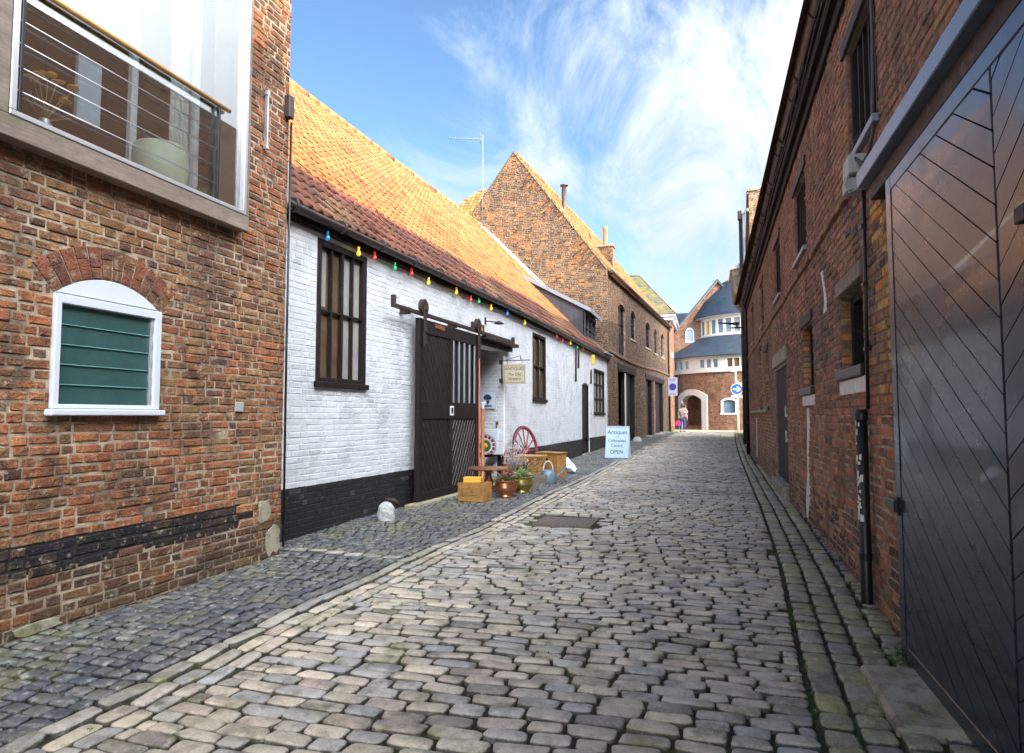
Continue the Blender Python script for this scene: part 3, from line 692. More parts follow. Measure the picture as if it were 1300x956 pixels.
LB.part('room_lining', g, 'room_wood', True, BW)
g = G(); g.box((-4.9, 4.42, 3.28), (-4.84, 4.49, 5.9), .01); g.box((-4.65, 4.9, 3.28), (-4.6, 4.96, 5.9), .004); LB.part('white_post', g, 'white_paint', True, BW)
g = G(); rs_ = [.04 * math.sin(i * 1.3) for i in range(30)]
vs = []; fs = []
for i in range(30): vs += [(-4.72 + rs_[i], 4.72 + i * .012, 3.35), (-4.72 + rs_[i], 4.72 + i * .012, 5.9)]
g.sm = True; g.add(vs, [(2 * i, 2 * i + 2, 2 * i + 3, 2 * i + 1) for i in range(29)]); LB.part('curtain', g, 'room_wall', True, BW)
g = G(); g.box((-5.0, 4.0, 3.9), (-4.95, 4.22, 4.45), .01); LB.part('framed_picture', g, 'plaster_chart', True, BW)
# things standing in the bay window
def disc_head(g, c, r): g.lathe([(0, r * .35), (r * .6, r * .33), (r, r * .1), (r * .9, -r * .15), (0, -r * .25)], c, 9)
t = Thing('flower_vase', 'round metal vase of dried yellow yarrow inside the upstairs bay window', 'vase', (-4.31, 3.25, 3.337))
g = G(); g.lathe([(0, 0), (.035, 0), (.055, .03), (.06, .06), (.045, .10), (.03, .12), (.034, .135), (.028, .135)], n=20); t.part('vase', g, 'alu')
rf = random.Random(2); heads = [(.0, .01, .46), (.02, -.07, .40), (.01, .20, .44), (-.01, .15, .34), (0, -.10, .38), (.02, .06, .42)]
g = G()
for hx_, hy_, hz in heads: g.tube([(0, 0, .12), (hx_ * .4, hy_ * .35, hz * .6), (hx_, hy_, hz)], .0035, 5)
for _ in range(8): a = rf.uniform(-.16, .2); g.tube([(0, 0, .12), (rf.uniform(-.03, .03), a, rf.uniform(.22, .3))], .003, 4)
t.part('stems', g, 'stem')
for hx_, hy_, hz in heads:
    g = G()
    for _ in range(5): disc_head(g, (hx_ + rf.uniform(-.015, .015), hy_ + rf.uniform(-.03, .03), hz + rf.uniform(-.008, .012)), rf.uniform(.02, .034))
    t.part('flower_head', g, 'yellow_flower')
t = Thing('drum_stool', 'large pale cream drum standing inside the upstairs bay window', 'stool', (-4.48, 4.40, 3.337)); g = G(); g.lathe([(0, 0), (.20, 0), (.215, .015), (.225, .2), (.215, .40), (.20, .42), (0, .422)], n=36); t.part('drum', g, 'drum')
t = Thing('pot_plant', 'small spiky succulent in a grey bowl behind the bay window glass', 'plant', (-4.36, 4.74, 3.337)); g = G(); g.lathe([(0, 0), (.06, 0), (.085, .08), (.08, .085), (0, .07)], n=18, sy=1.2); t.part('bowl', g, 'conc')
g = G()
for _ in range(46):
    a = rf.uniform(0, 6.28); r_ = rf.uniform(.02, .10); h = rf.uniform(.05, .12); g.tube([(math.cos(a) * r_ * .3, math.sin(a) * r_ * .3, .07), (math.cos(a) * r_, math.sin(a) * r_, .07 + h)], [.008, .002], 4)
t.part('leaves', g, 'leaf')
t = Thing('driftwood', 'gnarled piece of brown driftwood lying inside the bay window', 'driftwood', (-4.36, 3.95, 3.35)); g = G()
g.tube([(0, -.24, .03), (.01, -.15, .045), (0, -.05, .015), (-.01, .06, .03), (0, .2, .012)], [.022, .03, .018, .026, .01], 8); g.tube([(0, -.16, .04), (.02, -.2, .08)], [.018, .008], 6); t.part('branch', g, 'brown_wood')

# ------------------------------------------------------------------ white painted building
A0 = (-4.66, 5.9); A1 = (-4.25, 13.6); B1 = (-3.955, 26.6)
hA = math.degrees(math.atan2(A1[0] - A0[0], A1[1] - A0[1])); LA = math.hypot(A1[0] - A0[0], A1[1] - A0[1])
hB = math.degrees(math.atan2(B1[0] - A1[0], B1[1] - A1[1])); LBn = math.hypot(B1[0] - A1[0], B1[1] - A1[1])
FA = frame((*A0, 0), hA); FB = frame((*A1, 0), hB)
def white_col(z0):
    def f(u, z, rr):
        if z < z0 + .012 * math.sin(u * 3): return (.022, .021, .024) if rr.random() < .93 else (.06, .055, .055)
        k = rr.uniform(.90, 1.04) * (1 - .10 * max(0, vn(u, z, 1.4, 2))); return (.66 * k, .68 * k, .70 * k)
    return f
WB = Thing('white_building', 'long low whitewashed brick antiques building with black plinth and orange pantile roof', 'building', (-4.5, 12, 0))
def usec(F, y): return (y - F(0, 0).y) / F.U.y
kA = [Hole(usec(FA, 6.95), usec(FA, 8.06), 1.88, 3.66), Hole(usec(FA, 9.9), usec(FA, 13.57), -.1, 2.86)]
kB = [Hole(usec(FB, 15.75), usec(FB, 17.0), 1.88, 3.55), Hole(usec(FB, 21.67), usec(FB, 22.9), .1, 2.50, rise=.08), Hole(usec(FB, 23.75), usec(FB, 25.9), 1.56, 3.2)]
g = G(); cA = white_col(.62); cB = white_col(.66)
for F, W_, hs, c_, mn in ((FA, LA, kA, cA, 0), (FB, LBn, kB, cB, 0)):
    bricks(g, F, W_, -.05, 3.9, c_, hs, wear=.45, depth=.0048, seed=8, mi=0, joint=.007)
    # the painted joints take the colour of the paint on each level
    zz = .62 if F is FA else .66
    backing(g, F, W_, -.3, lambda u: zz, [Hole(h.u0, h.u1, h.z0, min(h.z1, zz)) for h in hs if h.z0 < zz], thick=.3, mi=1, colf=lambda p, r: (.02, .02, .022))
    hs2 = [Hole(h.u0, h.u1, max(h.z0, zz), h.z1, h.rise) for h in hs]
    F2 = F
    backing(g, F, W_, zz, lambda u: 3.95, hs2, thick=.3, mi=1, colf=lambda p, r: (.62, .64, .66))
WB.part('wall', g, ['whitebrick', 'whitemortar'], True)
# porch interior: the reveal that faces down the lane, back wall, soffit
g = G()
def Fp(a, z, d=0): return Vector((-4.26 - a, 13.56 - d, z))
Fp.flip = True
hp = []
bricks(g, Fp, 1.6, 0, 2.9, white_col(.60), seed=9, wear=.25, depth=.005, joint=.009, mi=0)
backing(g, Fp, 1.6, .6, lambda u: 2.9, thick=.1, mi=1, colf=lambda p, r: (.70, .71, .72)); backing(g, Fp, 1.6, -.1, lambda u: .6, thick=.1, mi=1, colf=lambda p, r: (.02, .02, .022))
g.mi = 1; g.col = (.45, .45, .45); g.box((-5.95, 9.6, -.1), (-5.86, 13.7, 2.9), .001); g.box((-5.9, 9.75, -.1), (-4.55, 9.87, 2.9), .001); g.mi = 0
WB.part('porch_wall', g, ['whitebrick', 'whitemortar'], True)
g = G(); g.box((-5.9, 9.8, 2.88), (-4.24, 13.56, 2.95), .002); WB.part('porch_ceiling', g, 'brown_wood', True)
g = G(); F = FA; g.prism([(usec(FA, 9.6), -.1), (usec(FA, 13.6), -.1), (usec(FA, 13.6), .155), (usec(FA, 9.6), .155)], FA, -.3, .10, bev=.01); wbox(g, FA, usec(FA, 9.0), usec(FA, 12.4), -.05, .12, .10, .27, .015); WB.part('doorstep', g, 'stone', True)
def timber_window(T, F, h, cols, mids, frame_m, pane_m, d_in=-.07, fw=.075, sill=True, bar=.035, proud=.012, name='window', bars_even=True):
    g = G(); u0, u1, z0, z1 = h.u0, h.u1, h.z0, h.z1
    wbox(g, F, u0, u0 + fw, z0, z1, d_in, proud); wbox(g, F, u1 - fw, u1, z0, z1, d_in, proud); wbox(g, F, u0 + fw, u1 - fw, z1 - fw, z1, d_in, proud); wbox(g, F, u0 + fw, u1 - fw, z0, z0 + fw * .6, d_in, proud)
    for i in range(1, cols):
        uc = u0 + fw + (u1 - u0 - 2 * fw) * i / cols; b = bar * (1.5 if (cols % 2 == 0 and i == cols // 2) else 1); wbox(g, F, uc - b / 2, uc + b / 2, z0 + fw * .6, z1 - fw, d_in + .012, proud - .012, .003)
    for zf in mids: zz = z0 + (z1 - z0) * zf; wbox(g, F, u0 + fw, u1 - fw, zz - bar / 2, zz + bar / 2, d_in + .02, proud - .022, .003)
    W = T.part(name, g, frame_m, True)
    g = G(); wbox(g, F, u0 + fw * .5, u1 - fw * .5, z0 + .02, z1 - .03, d_in - .012, d_in + .006, .001); T.part('pane', g, pane_m, True, W)
    if sill: g = G(); wbox(g, F, u0 - .03, u1 + .03, z0 - .075, z0 - .003, -.05, .055, .008); T.part('sill', g, frame_m, True, W)
    return W
WN = timber_window(WB, FA, kA[0], 4, (.5,), 'dark_wood', 'pane_brown', bar=.026, fw=.085)
h = kA[0]; g = G(); wbox(g, FA, h.uc + .05, h.u1 - .09, h.z0 + .06, h.z1 - .1, -.062, -.058, .001); WB.part('pale_pane', g, 'pane_pale', True, WN)
g = G(); wbox(g, FA, h.u0 + .1, h.u0 + .26, h.z0 + .95, h.z1 - .1, -.062, -.058, .001); WB.part('pale_pane', g, 'pane_pale', True, WN)
timber_window(WB, FB, kB[0], 2, (.5,), 'dark_wood', 'pane_brown', bar=.035)
timber_window(WB, FB, kB[2], 3, (.33, .66), 'dark_wood', 'pane_pale', bar=.03)
g = G(); h = kB[1]; wbox(g, FB, h.u0 + .06, h.u1 - .06, .12, 2.48, -.12, -.08)
for i in range(6): uu = h.u0 + .06 + i * (h.u1 - h.u0 - .12) / 6; wbox(g, FB, uu + .004, uu + (h.u1 - h.u0 - .12) / 6 - .004, .12, 2.5, -.08, -.068)
D = WB.part('door', g, 'dark_wood', True)
g = G(); wbox(g, FB, h.u0, h.u0 + .06, .1, 2.5, -.13, -.02); wbox(g, FB, h.u1 - .06, h.u1, .1, 2.5, -.13, -.02); WB.part('door_frame', g, 'dark_wood', True, D)
g = G(); wbox(g, FB, h.u0 - .1, h.u1 + .1, -.1, .16, -.2, .06, .01); WB.part('step', g, 'stone', True)
# sliding door with chevron boards and a barred upper light
def clip(poly, a, b, c):
    out = []
    for i in range(len(poly)):
        p, q = poly[i], poly[(i + 1) % len(poly)]; dp = a * p[0] + b * p[1] - c; dq = a * q[0] + b * q[1] - c
        if dp <= 0: out.append(p)
        if dp * dq < 0: s = dp / (dp - dq); out.append((p[0] + (q[0] - p[0]) * s, p[1] + (q[1] - p[1]) * s))
    return out
def boards(g, F, rect, ang, wd, d0, d1, gap=.004, bev=.004, phase=0.):
    """parallel boards at an angle inside a rectangle"""
    u0, u1, z0, z1 = rect; a = R(ang); nx, nz = -math.sin(a), math.cos(a)
    cs = [nx * u + nz * z for u in (u0, u1) for z in (z0, z1)]; k = math.floor((min(cs) - phase) / wd)
    while k * wd + phase < max(cs):
        c0 = k * wd + phase + gap / 2; c1 = c0 + wd - gap; p = [(u0, z0), (u1, z0), (u1, z1), (u0, z1)]
        p = clip(p, -nx, -nz, -c0); p = clip(p, nx, nz, c1) if len(p) > 2 else p
        if len(p) > 2:
            ar = abs(sum(p[i][0] * p[(i + 1) % len(p)][1] - p[(i + 1) % len(p)][0] * p[i][1] for i in range(len(p)))) / 2
            if ar > .0006: g.prism(p, F, d0, d1 + rng.uniform(-.001, .001), bev=bev)
        k += 1
u0, u1 = usec(FA, 9.27), usec(FA, 11.66); z0, z1 = .14, 2.98; um = u0 + (u1 - u0) * .5; d0, d1 = .13, .18
g = G()
for a, b in ((u0, u0 + .13), (um - .04, um + .04), (u1 - .11, u1)): wbox(g, FA, a, b, z0, z1, d0 - .01, d1 + .015)
for a, b in ((z1 - .22, z1), (1.40, 1.68), (z0, z0 + .12)):
    wbox(g, FA, u0 + .13, um - .04, a, b, d0 - .008, d1 + .012); wbox(g, FA, um + .04, u1 - .11, a, b, d0 - .008, d1 + .012)
SD = WB.part('sliding_door', g, 'dark_wood', True, label='dark tarred sliding door with slanting boards and a barred opening')
g = G(); boards(g, FA, (u0 + .13, um - .04, 1.68, z1 - .22), -58, .115, d0, d1 - .006, gap=.008, bev=.006); boards(g, FA, (u0 + .13, um - .04, z0 + .12, 1.40), -58, .115, d0, d1 - .006, gap=.008, bev=.006); boards(g, FA, (um + .04, u1 - .11, z0 + .12, 1.40), 58, .10, d0, d1 - .006, gap=.022)
g.mi = 1; wbox(g, FA, um + .04, u1 - .11, z0 + .12, 1.40, d0 + .02, d1 - .014, .001); g.mi = 2; wbox(g, FA, u0 + .13, um - .04, z0 + .12, z1 - .22, d0 + .01, d0 + .02, .001); g.mi = 0
WB.part('door_boards', g, ['door_board', 'foil', 'black_paint'], True, SD)
g = G(); wbox(g, FA, um + .04, u1 - .11, 1.68, z1 - .22, d0 - .01, d0 + .006, .001); WB.part('door_backing', g, 'black_paint', True, SD)
for i in range(5):
    g = G(); uc = um + .10 + i * (u1 - .11 - um - .16) / 4; wbox(g, FA, uc - .016, uc + .016, 1.68, z1 - .22, d1 - .02, d1 + .012, .008); WB.part('window_bar', g, 'alu', True, SD)
for uu in (u0 + .10, u1 - .10):
    g = G(); c = FA(uu, z1 + .17, d1 + .03); mt_ = Matrix.Translation(c) @ Matrix.Rotation(R(90), 4, 'Y') @ Matrix.Rotation(R(0), 4, 'Z')
    g.lathe([(0, -.02), (.10, -.02), (.135, -.03), (.135, -.022), (.115, 0), (.135, .022), (.135, .03), (.10, .02), (0, .02)], mtx=mt_, n=20)
    WB.part('roller_wheel', g, 'iron', True, SD)
    g = G(); wbox(g, FA, uu - .045, uu + .045, z1 - .45, z1 + .2, d1 + .055, d1 + .07, .004)
    for zz in (z1 - .4, z1 - .2, z1 + .14): g.tube([FA(uu, zz, d1 + .06), FA(uu, zz, d1 + .095)], .022, 8)
    WB.part('door_hanger', g, 'iron', True, SD)
g = G(); wbox(g, FA, um - .07, um + .07, 1.46, 1.62, d1 + .016, d1 + .024, .003); pl = WB.part('notice_plate', g, 'white_sign', True, SD)
g = G(); wbox(g, FA, um - .04, um + .04, 1.49, 1.59, d1 + .025, d1 + .028, .001); WB.part('notice_emblem', g, 'ink', True, SD)
g = G(); wbox(g, FA, u1 + .36, u1 + .41, .2, 2.86, .0, .05); WB.part('door_post', g, 'orange_post', True)
# top rail / beam
g = G(); ub0, ub1 = usec(FA, 8.48), usec(FA, 13.6); wbox(g, FA, ub0, ub1, 3.02, 3.08, .16, .215, .006); wbox(g, FA, ub0 - .02, ub0 + .025, 3.02, 3.2, .15, .225, .008); wbox(g, FA, ub1 - .02, ub1 + .02, 3.02, 3.16, .15, .225, .008)
for uu in (ub0 + .5, ub0 + 2.2, ub0 + 3.8, ub1 - .3): wbox(g, FA, uu, uu + .06, 3.0, 3.1, .0, .17, .004)
WB.part('door_rail', g, 'iron', True)
g = G(); wbox(g, FA, usec(FA, 9.75), usec(FA, 13.8), 2.86, 3.0, .0, .11, .008); wbox(g, FA, usec(FA, 12.0), usec(FA, 13.85), 2.95, 3.02, -.02, .24, .006); wbox(g, FA, usec(FA, 11.7), usec(FA, 12.3), 3.12, 3.26, .01, .05, .006)
WB.part('lintel_beam', g, 'dark_wood_h', True)
for u_ in (12.6, 13.1, 13.5):
    g = G(); wbox(g, FA, usec(FA, u_), usec(FA, u_) + .08, 2.84, 3.1, .115, .13, .003); WB.part('strap', g, 'iron', True)
# iron wall ties near the far end
for (yy, za, zb) in ((20.6, 2.55, 3.55), (21.0, 3.0, 3.75), (23.1, 2.6, 3.1)):
    g = G(); uu = usec(FB, yy); g.tube([FB(uu, za, .03), FB(uu + .06, zb, .03)], .035, 6); WB.part('wall_tie', g, 'iron', True)
# guttering
g = G(); pts = [FA(0.05, 3.86, .14), FA(LA, 3.84, .14), FB(.01, 3.84, .14), FB(LBn - .1, 3.80, .14)]
for i in range(3):
    P, Q = pts[i], pts[i + 1]
    if (Q - P).length < .05: continue
    d_ = (Q - P).normalized(); nrm_ = Vector((d_.y, -d_.x, 0)); vs = []; n = 8
    for P_ in (P, Q):
        for rr_ in (.075, .066):
            for k in range(n + 1): a = math.pi * k / n; vs.append(P_ - nrm_ * math.cos(a) * rr_ + Vector((0, 0, -math.sin(a) * rr_)))
    m_ = n + 1; fs = []
    for k in range(n): fs += [(k, k + 1, 2 * m_ + k + 1, 2 * m_ + k), (m_ + k + 1, m_ + k, 3 * m_ + k, 3 * m_ + k + 1)]
    for e in (0, n): fs.append((e, m_ + e, 3 * m_ + e, 2 * m_ + e))
    g.sm = True; g.add(vs, fs); g.sm = False
for i in range(12): P = FA(.4 + i * .95, 3.85, .14) if i < 8 else FB((i - 8) * 3 + .5, 3.82, .14); g.tube([P + Vector((0, -.02, -.0)), P + Vector((0, .02, 0))], .084, 12)
WB.part('gutter', g, 'gutter', True)
g = G(); g.prism([(0.02, 3.72), (LA, 3.72), (LA, 3.95), (0.02, 3.95)], FA, .002, .035); g.prism([(0, 3.72), (LBn, 3.72), (LBn, 3.93), (0, 3.93)], FB, .002, .035); WB.part('fascia', g, 'dark_wood_h', True)
# pantile roof: one tiled sheet with real roll and lap
def pantiles(g, O, U, V, W, Ls, colf, tw=.245, tl=.33, amp=.032, lap=.030, su=7, lim=None):
    O, U, V = Vector(O), Vector(U).normalized(), Vector(V).normalized(); Nn = U.cross(V)
    if Nn.z < 0: Nn = -Nn
    rr = random.Random(5); nu = int(W / tw); nv = int(Ls / tl); base = len(g.v); vs = []; cs = []; fs = []
    tilt = [[rr.uniform(-.006, .006) for _ in range(nu + 1)] for _ in range(nv + 1)]
    for j in range(nv):
        for i in range(nu):
            uc = (i + .5) * tw; vc = (j + .5) * tl
            if lim and not lim(uc, vc): continue
            c = colf(uc, vc, rr); b = len(vs); tz = tilt[j][i]
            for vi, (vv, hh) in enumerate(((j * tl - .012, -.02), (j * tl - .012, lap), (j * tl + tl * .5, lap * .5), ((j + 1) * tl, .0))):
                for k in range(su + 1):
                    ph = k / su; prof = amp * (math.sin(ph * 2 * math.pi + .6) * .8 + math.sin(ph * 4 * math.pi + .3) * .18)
                    p = O + U * (i * tw + ph * tw) + V * vv + Nn * (prof + hh + tz); vs.append(tuple(p)); cs.append(c if vi > 1 else tuple(q * (.38 if vi == 0 else .75) for q in c))  # lap shade painted in: the lower lip of each tile is darkened
            for r_ in range(3):
                for k in range(su): fs.append((b + r_ * (su + 1) + k, b + r_ * (su + 1) + k + 1, b + (r_ + 1) * (su + 1) + k + 1, b + (r_ + 1) * (su + 1) + k))
    g.v += vs; g.c += cs; g.f += [tuple(base + q for q in f) for f in fs]; g.m += [g.mi] * len(fs); g.smooth += [True] * len(fs)
def tile_col(u, v, rr):
    n = vn(u, v, .6, 3)
    c = rr.choice([(.43, .185, .06), (.39, .16, .055), (.46, .215, .075), (.34, .14, .06), (.42, .18, .06)])
    if v < 1.3 - .25 * n: c = mixc(c, rr.choice([(.15, .06, .045), (.11, .05, .045), (.19, .07, .05)]), .88)  # shadow cast on the lower roof painted in as dark maroon tiles
    if n > .5: c = mixc(c, (.30, .22, .10), .3)
    if rr.random() < .12: c = tuple(k * rr.uniform(.45, .75) for k in c)
    f = rr.uniform(.85, 1.12); return tuple(k * f for k in c)
m = 1.03; ph = math.atan(m); hr = 2.0
Ur = Vector((math.sin(R(hr)), math.cos(R(hr)), 0)); Nl = Vector((-math.cos(R(hr)), math.sin(R(hr)), 0)); Vr = Nl * math.cos(ph) + Vector((0, 0, math.sin(ph)))
O = Vector((-4.50, 5.93, 3.90)); g = G()
RL = 8.15; RW = 20.9
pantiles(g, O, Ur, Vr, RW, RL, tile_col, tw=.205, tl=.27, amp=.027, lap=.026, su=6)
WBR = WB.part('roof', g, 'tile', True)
g = G(); a_, b_, c_, d_ = O + Vector((.05, 0, -.045)), O + Ur * RW + Vector((.05, 0, -.045)), O + Ur * RW + Vr * RL - Vector((0, 0, .06)), O + Vr * RL - Vector((0, 0, .06))
far = Nl * 5; dn = Vector((0, 0, -5.1))
g.add([a_, b_, c_, d_, c_ + far + dn, d_ + far + dn], [(0, 1, 2, 3), (3, 2, 4, 5)]); g.add([a_, d_, d_ + far + dn, a_ - Vector((0, 0, 3.8))], [(0, 1, 2, 3)]); WB.part('roof_deck', g, 'gutter', True, WBR)
g = G(); P = O + Vr * RL
for i in range(46): g.tube([P + Ur * (i * .453), P + Ur * (i * .453 + .44)], [.115, .125], 10, col=tile_col(i, 5, rng))
WB.part('ridge_tiles', g, 'tile', True, WBR)
g = G(); e = O + Ur * (RW - .42)
g.add([e + Vr * .9 + Vector((0, -.16, .07)), e + Vr * RL + Vector((0, -.16, .07)), e + Vr * RL + Vector((0, .2, .30)), e + Vr * .9 + Vector((0, .2, .30))], [(0, 1, 2, 3)]); WB.part('flashing', g, 'white_paint', True, WBR)
# dormer at the far end
yd0, yd1 = 23.3, 25.7
g = G(); tri = [(-4.28, 4.05), (-4.28, 5.33), (-7.2, 6.93), (-7.2, 6.80)]
g.prism(tri, lambda a, b, d: Vector((a, d, b)), yd0, yd0 + .05)
k_ = -4.45
while k_ > -6.9:
    zt = 5.33 + (-4.28 - k_) * .548; g.box((k_ - .012, yd0 - .012, 3.9), (k_ + .012, yd0 - .002, zt - .02), .003); k_ -= .16
g.prism(tri, lambda a, b, d: Vector((a, d, b)), yd1 - .05, yd1)
g.box((-4.5, yd0 + .05, 4.3), (-4.4, yd1 - .05, 5.2), .002)
DM = WB.part('dormer', g, 'plank_grey', True)
g = G(); g.prism([(-4.02, 5.19), (-4.02, 5.33), (-7.3, 7.12), (-7.3, 6.98)], lambda a, b, d: Vector((a, d, b)), yd0 - .12, yd1 + .1); WB.part('dormer_roof', g, 'lead', True, DM)
g = G(); Fd = frame((-4.27, yd0, 0), 0); hd = Hole(.08, yd1 - yd0 - .08, 4.2, 5.2)
wbox(g, Fd, 0, .1, 4.0, 5.25, -.05, .03); wbox(g, Fd, 2.3, 2.4, 4.0, 5.25, -.05, .03); wbox(g, Fd, .1, 2.3, 4.05, 4.25, -.05, .03); wbox(g, Fd, .1, 2.3, 5.12, 5.25, -.05, .03)
for u in (.8, 1.55): wbox(g, Fd, u, u + .06, 4.25, 5.12, -.04, .02)
wbox(g, Fd, .1, 2.3, 4.68, 4.71, -.04, .01); WB.part('dormer_window', g, 'plank_grey', True, DM)
g = G(); wbox(g, Fd, .05, 2.35, 4.2, 5.2, -.06, -.045, .001); WB.part('dormer_pane', g, 'pane', True, DM)
g = G(); wbox(g, FB, 11.2, LBn - .05, 3.84, 3.90, -.3, .3, .004); WB.part('lead_flashing', g, 'lead', True)
# junction box and cable at the near corner of the eaves, wall lamp
g = G(); g.box((-4.62, 5.91, 3.78), (-4.40, 6.12, 3.98), .01); g.box((-4.6, 5.9, 3.98), (-4.45, 6.15, 4.3), .01); WB.part('junction_box', g, 'conc', True)
g = G(); g.box((-4.262, 5.78, 4.62), (-4.20, 5.868, 4.86), .006); LB.part('meter_box', g, 'gutter', True)
g = G(); g.tube([(-4.25, 5.885, 4.6), (-4.252, 5.885, 2.2), (-4.245, 5.89, .1)], .012, 6); LB.part('cable', g, 'black_paint', True)
g = G(); uu = usec(FA, 12.44); g.tube([FA(uu, 3.36, 0), FA(uu, 3.36, .10), FA(uu, 3.33, .30)], .012, 6); g.lathe([(.02, 0), (.05, -.02), (.11, -.06), (.10, -.065), (0, -.03)], FA(uu, 3.36, .30), 14)
g.box(FA(uu - .03, 3.30, -.0), FA(uu + .03, 3.44, .02), .002); WB.part('wall_lamp', g, 'iron', True)
g = G(); g.lathe([(0, 0), (.03, -.02), (.035, -.06), (.0, -.09)], FA(uu - .28, 3.14, .05), 12); g.tube([FA(uu - .28, 3.3, .03), FA(uu - .28, 3.13, .05)], .012, 6); WB.part('small_lamp', g, 'bulb_y', True)

# string of coloured bulbs under the gutter
SL = Thing('festoon_lights', 'string of coloured light bulbs looped under the gutter of the white building', 'string lights', (-4.5, 6.3, 3.7))
bl = [(7.03, 'b', 'blue bulb nearest the brick corner'), (7.72, 'y', None), (8.12, 'r', None), (8.68, 'g', None), (9.19, 'r', None), (9.77, 'y', None), (10.86, 'y', None), (11.5, 'r', None), (11.9, 'g', None), (12.55, 'y', None), (13.5, 'b', None), (14.8, 'y', None), (17.9, 'r', None), (18.6, 'r', None), (19.6, 'y', None), (20.6, 'g', None), (21.5, 'r', None)]
names = dict(b='blue', y='yellow', r='red', g='green'); pts = []; drops = []
for i, (yy, c, lb) in enumerate(bl):
    F, u = (FA, usec(FA, yy)) if yy < 13.6 else (FB, usec(FB, yy)); zt = 3.73 - (.03 if i % 2 else 0); P = F(u, zt, .09); drops.append((P, c, lb)); pts.append(P)
    if i + 1 < len(bl):
        y2 = (yy + bl[i + 1][0]) / 2; F, u = (FA, usec(FA, y2)) if y2 < 13.6 else (FB, usec(FB, y2)); pts.append(F(u, 3.78 - .10 * min(1.2, bl[i + 1][0] - yy), .07))
g = G(); g.tube([FA(.3, 3.76, .08)] + pts, .006, 6); SL.part('wire', g, 'black_paint', True)
for P, c, lb in drops:
    g = G(); g.tube([P + Vector((0, 0, .02)), P - Vector((0, 0, .035))], .018, 8); g.lathe([(.016, 0), (.024, -.016), (.034, -.04), (.029, -.064), (.012, -.076), (0, -.078)], P - Vector((0, 0, .03)), 14)
    SL.part('bulb', g, 'bulb_' + c, True, label=names[c] + ' bulb')
t = Thing('lantern', 'yellow paper lantern hanging under the far gutter of the white building', 'lantern', FB(usec(FB, 22.4), 3.55, .25)); g = G(); g.box((-.06, -.06, -.34), (.06, .06, 0), .02); t.part('shade', g, 'yellow_box'); g = G(); g.tube([(0, 0, 0), (0, 0, .22)], .01, 6); t.part('cord', g, 'iron')
MA['mortar_gable'] = mat('gable_mortar', (.30, .235, .155), .95, var=.4, nscale=9, bump=.8, bscale=70, bdist=.006, dirt=(.06, .045, .03), dirt_amt=.5, dscale=3, spec=.15)
# ------------------------------------------------------------------ tall gabled brick warehouse beyond the white building
GY = 26.6; C0 = (-3.90, GY); hH = 4.5
FH = frame((*C0, 0), hH); FHl = 17.9
FG = lambda a, z, d=0: Vector((C0[0] - .02 - a, GY - d, z)); FG.flip = True      # gable: a runs to the left, faces -Y
FG.U = Vector((-1, 0, 0)); FG.N = Vector((0, -1, 0))
GW = 8.0; GA = 4.02; ZE = 7.45; ZA = 12.86
def gtop(a): return ZE + (ZA - ZE) * (1 - abs(a - GA) / GA) + .02
def col_gable(u, z, rr):
    n = vn(u, z, .8, 3); up = (z - 6.5) / 6 + (u - 3) * .08  # sunlit upper left painted in: orange bricks favoured upwards and leftwards
    if rr.random() < max(.08, up * .45 + n * .4): c = tone([(.56, .22, .05), (.52, .18, .04), (.60, .27, .07), (.46, .15, .05)], rr)
    elif rr.random() < .45: c = tone([(.07, .045, .045), (.11, .06, .05), (.05, .04, .045)], rr)
    else: c = tone([(.24, .13, .075), (.30, .15, .075), (.20, .10, .065), (.34, .20, .10)], rr)
    f = rr.uniform(.5, .8); c = mixc(c, (.30, .14, .06), .15); return tuple(k * f for k in c)
BH = Thing('brick_warehouse', 'tall gabled old brick warehouse with arched upper windows and dark timber doorways', 'building', (-4, GY, 0))
g = G()
bricks(g, FG, GW, 3.6, ZA, col_gable, lo=lambda z: 0 if z < ZE else GA * (z - ZE) / (ZA - ZE), hi=lambda z: GW if z < ZE else GW - GA * (z - ZE) / (ZA - ZE), seed=21, wear=.6, depth=.010, ch=.078, joint=.014, mi=2)
# tumbled-in brickwork triangles along the raking edge
backing(g, FG, GW, -.3, gtop, breaks=[GA], thick=.3, mi=3)
g.mi = 2
rt = random.Random(4)
for (a0, s_) in ((.15, 1.35), (1.75, 1.1), (2.75, .8)):
    z_r = gtop(a0); sl_ = math.atan2(ZA - ZE, GA)
    for i in range(int(s_ / .075)):
        for j in range(3):
            t_ = i * .075; L0 = max(.1, (s_ - abs(t_ - s_ * .5) * 1.6) / 3); px, pz = a0 + math.cos(sl_) * t_ * 1.25, ZE + (ZA - ZE) * (a0 / GA) + math.sin(sl_) * t_ * 1.25
            nx, nz = math.sin(sl_), -math.cos(sl_); q0 = .02 + j * .24; q1 = q0 + .225
            if t_ > s_: break
            if q0 > .7 * (1 - abs(t_ / s_ - .5) * 1.7) : continue
            dx, dz = math.cos(sl_) * .032, math.sin(sl_) * .032
            poly = [(px + nx * q0 - dx, pz + nz * q0 - dz), (px + nx * q1 - dx, pz + nz * q1 - dz), (px + nx * q1 + dx, pz + nz * q1 + dz), (px + nx * q0 + dx, pz + nz * q0 + dz)]
            g.prism(poly, FG, .0, .018, col_gable(px, pz, rt), bev=.004)
g.mi = 0
def col_house(u, z, rr):
    c = tone([(.13, .07, .048), (.17, .085, .055), (.10, .06, .045), (.20, .10, .065), (.06, .04, .038)], rr); return tuple(k * rr.uniform(.45, .8) for k in c)
dr = Hole(2.05, 3.55, 4.15, 6.25, rise=.2, ring=.11)
